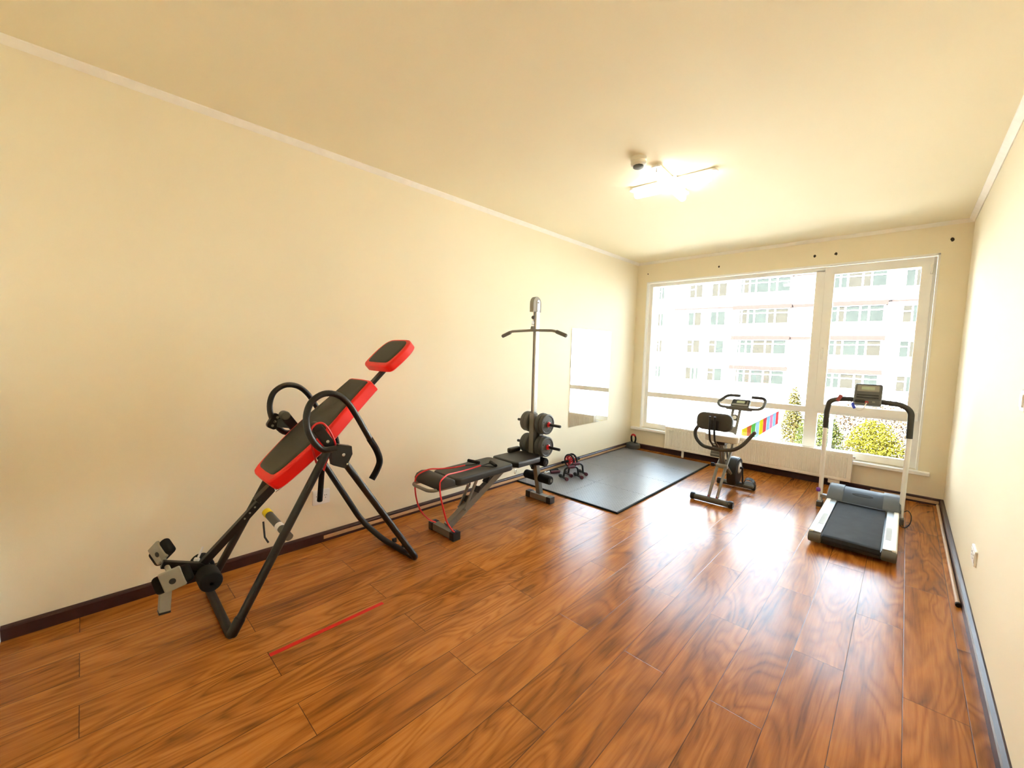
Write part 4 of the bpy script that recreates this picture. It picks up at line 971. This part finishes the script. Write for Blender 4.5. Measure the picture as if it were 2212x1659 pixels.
# coloured fence
fe = thing('board_fence', (-.83, 12, GZ), 'fence of brightly coloured upright boards outside', 'fence')
cols = [('yellow', (.85, .65, .02)), ('orange', (.75, .16, .05)), ('green', (.16, .55, .10)), ('pale', (.45, .68, .75)), ('yellow', (.85, .65, .02)), ('red', (.72, .08, .08)), ('sky', (.30, .52, .75)), ('pinkish', (.75, .25, .38)), ('sky', (.30, .52, .75)), ('red', (.72, .08, .08))]
fm = {}
Pa, Pb_ = V((-.73, 8.9, 0)), V((-.94, 15.2, 0))
for k, (nm, cc) in enumerate(cols):
    if nm not in fm: fm[nm] = mat('board_' + nm, tuple(min(1, max(.002, x*.15)) for x in cc), .8, 0, .06, 8., spec=0.)
    a = Pa.lerp(Pb_, k/len(cols)); c_ = Pa.lerp(Pb_, (k+.92)/len(cols)); m_ = (a+c_)/2; dd = (c_-a); L_ = dd.length
    b = MB(); b.obox((m_.x, m_.y, -1.21), (L_, .03, .60), Matrix.Rotation(math.atan2(dd.y, dd.x), 3, 'Z'), .005); b.build('board', fm[nm], fe)
dd = Pb_-Pa; m_ = (Pa+Pb_)/2
for zz in (-.87,):
    b = MB(); b.obox((m_.x, m_.y, zz), (dd.length+.3, .10, .10), Matrix.Rotation(math.atan2(dd.y, dd.x), 3, 'Z'), .01); b.build('top_rail', 'white', fe)
b = MB(); b.obox((m_.x, m_.y, (GZ-1.50)/2), (dd.length+.3, .12, -1.50-GZ), Matrix.Rotation(math.atan2(dd.y, dd.x), 3, 'Z'), .01); b.build('plinth', 'fac', fe)

# plants
def foliage(name, c, rad, n, cols, label, cat, group=None, seed=0, leaf=.10, trunk=True, cone=False):
    r = random.Random(seed); t_ = thing(name, (c[0], c[1], GZ), label, cat, group)
    b = MB()
    for k in range(n):
        while True:
            p = V((r.uniform(-1, 1), r.uniform(-1, 1), r.uniform(-1, 1)))
            if p.length < 1 and p.length > .35*r.random(): break
        if cone: p.x *= .45+.55*(1-(p.z+1)/2); p.y *= .45+.55*(1-(p.z+1)/2)
        q = V((c[0]+p.x*rad[0], c[1]+p.y*rad[1], c[2]+p.z*rad[2]))
        d = V((r.uniform(-1, 1), r.uniform(-1, 1), r.uniform(-.4, 1))).normalized(); s_ = d.cross(V((r.random(), r.random(), r.random()))).normalized()
        l_ = leaf*r.uniform(.6, 1.3); w_ = l_*.22
        v1 = [b.bm.verts.new(x) for x in (q, q+d*l_*.5+s_*w_, q+d*l_, q+d*l_*.5-s_*w_)]
        b.bm.faces.new(v1)
    m = mat(name + '_leaf', cols[0], .8, 0, .0, 3., spec=0.); nt = m.node_tree
    mx = [x for x in nt.nodes if x.type == 'MIX'][0]; mx.inputs[6].default_value = (*cols[0], 1); mx.inputs[7].default_value = (*cols[1], 1)
    b.build('foliage', m, t_, smooth=False)
    b = MB()
    if trunk: b.tube([(c[0], c[1], GZ), (c[0]+.05, c[1], c[2]-rad[2]*.2), (c[0]+.02, c[1]+.02, c[2]+rad[2]*.6)], .05, rs=[.07, .05, .015], seg=8)
    for k in range(7):
        a = r.random()*2*PI; b.tube([(c[0], c[1], c[2]-rad[2]*.7+.05*k), (c[0]+math.cos(a)*rad[0]*.6, c[1]+math.sin(a)*rad[1]*.6, c[2]+rad[2]*(.1*k-.4))], .012, seg=5)
    if not trunk: b.tube([(c[0], c[1], GZ), (c[0], c[1], c[2])], .05, seg=8)
    b.build('trunk', 'tan', t_)
    return t_
G1, G2, G3 = ((.028, .038, .010), (.055, .06, .015)), ((.056, .052, .006), (.10, .085, .011)), ((.052, .045, .012), (.085, .068, .02))
foliage('young_tree', (.40, 10.1, -.75), (.40, .40, 1.2), 5000, G3, 'young tree with yellowish leaves just left of the window mullion', 'tree', seed=1, leaf=.075, cone=True)
foliage('garden_bush', (1.20, 9.3, -1.15), (.60, .6, .95), 9000, G1, 'green bush seen low in the right pane, left of the pale post', 'bush', 'bushes outside the window', 2, .07, False)
foliage('garden_bush', (2.42, 9.0, -1.25), (.64, .6, 1.0), 10000, G2, 'yellow green bush seen low in the right pane behind the treadmill', 'bush', 'bushes outside the window', 3, .07, False)
foliage('garden_bush', (3.62, 8.8, -1.30), (.64, .6, 1.0), 9000, G2, 'yellow green bush behind the right edge of the window', 'bush', 'bushes outside the window', 4, .07, False)
foliage('red_bush', (2.55, 10.8, -.95), (1.9, .6, 1.15), 11000, ((.05, .030, .016), (.08, .052, .026)), 'reddish bush behind the yellow green ones', 'bush', None, 5, .08, False)
po_ = thing('lamp_post', (1.60, 7.95, GZ), 'pale bluish post standing in front of the bushes', 'post')
b = MB(); b.cyl((1.60, 7.95, GZ), (1.60, 7.95, -.05), .045); b.build('pole', 'hood2', po_)
b = MB(); b.rod((1.60, 7.95, GZ), (1.60, 7.95, GZ+.12), .09); b.build('base', 'hood2', po_)
b = MB(); b.box(.75, 1.95, 7.2, 7.7, GZ, -1.20, .02)
tag(b.build('garden_wall', 'fac', origin=(1.3, 7.6, GZ)), 'low white wall in front of the green bush', 'wall')
up_ = thing('utility_pole', (-9.2, 28, GZ), 'thin utility pole with a slanted prop in front of the white building', 'pole')
b = MB(); b.cyl((-9.2, 28, GZ), (-9.2, 28, 1.0), .07); b.build('pole', 'tan', up_)
b = MB(); b.cyl((-8.6, 28, GZ), (-9.2, 28, -.5), .06); b.build('prop', 'tan', up_)
bpy.context.view_layer.update()
for o in list(COL.objects):
    for k in ('_o', '_rz'):
        if k in o: del o[k]
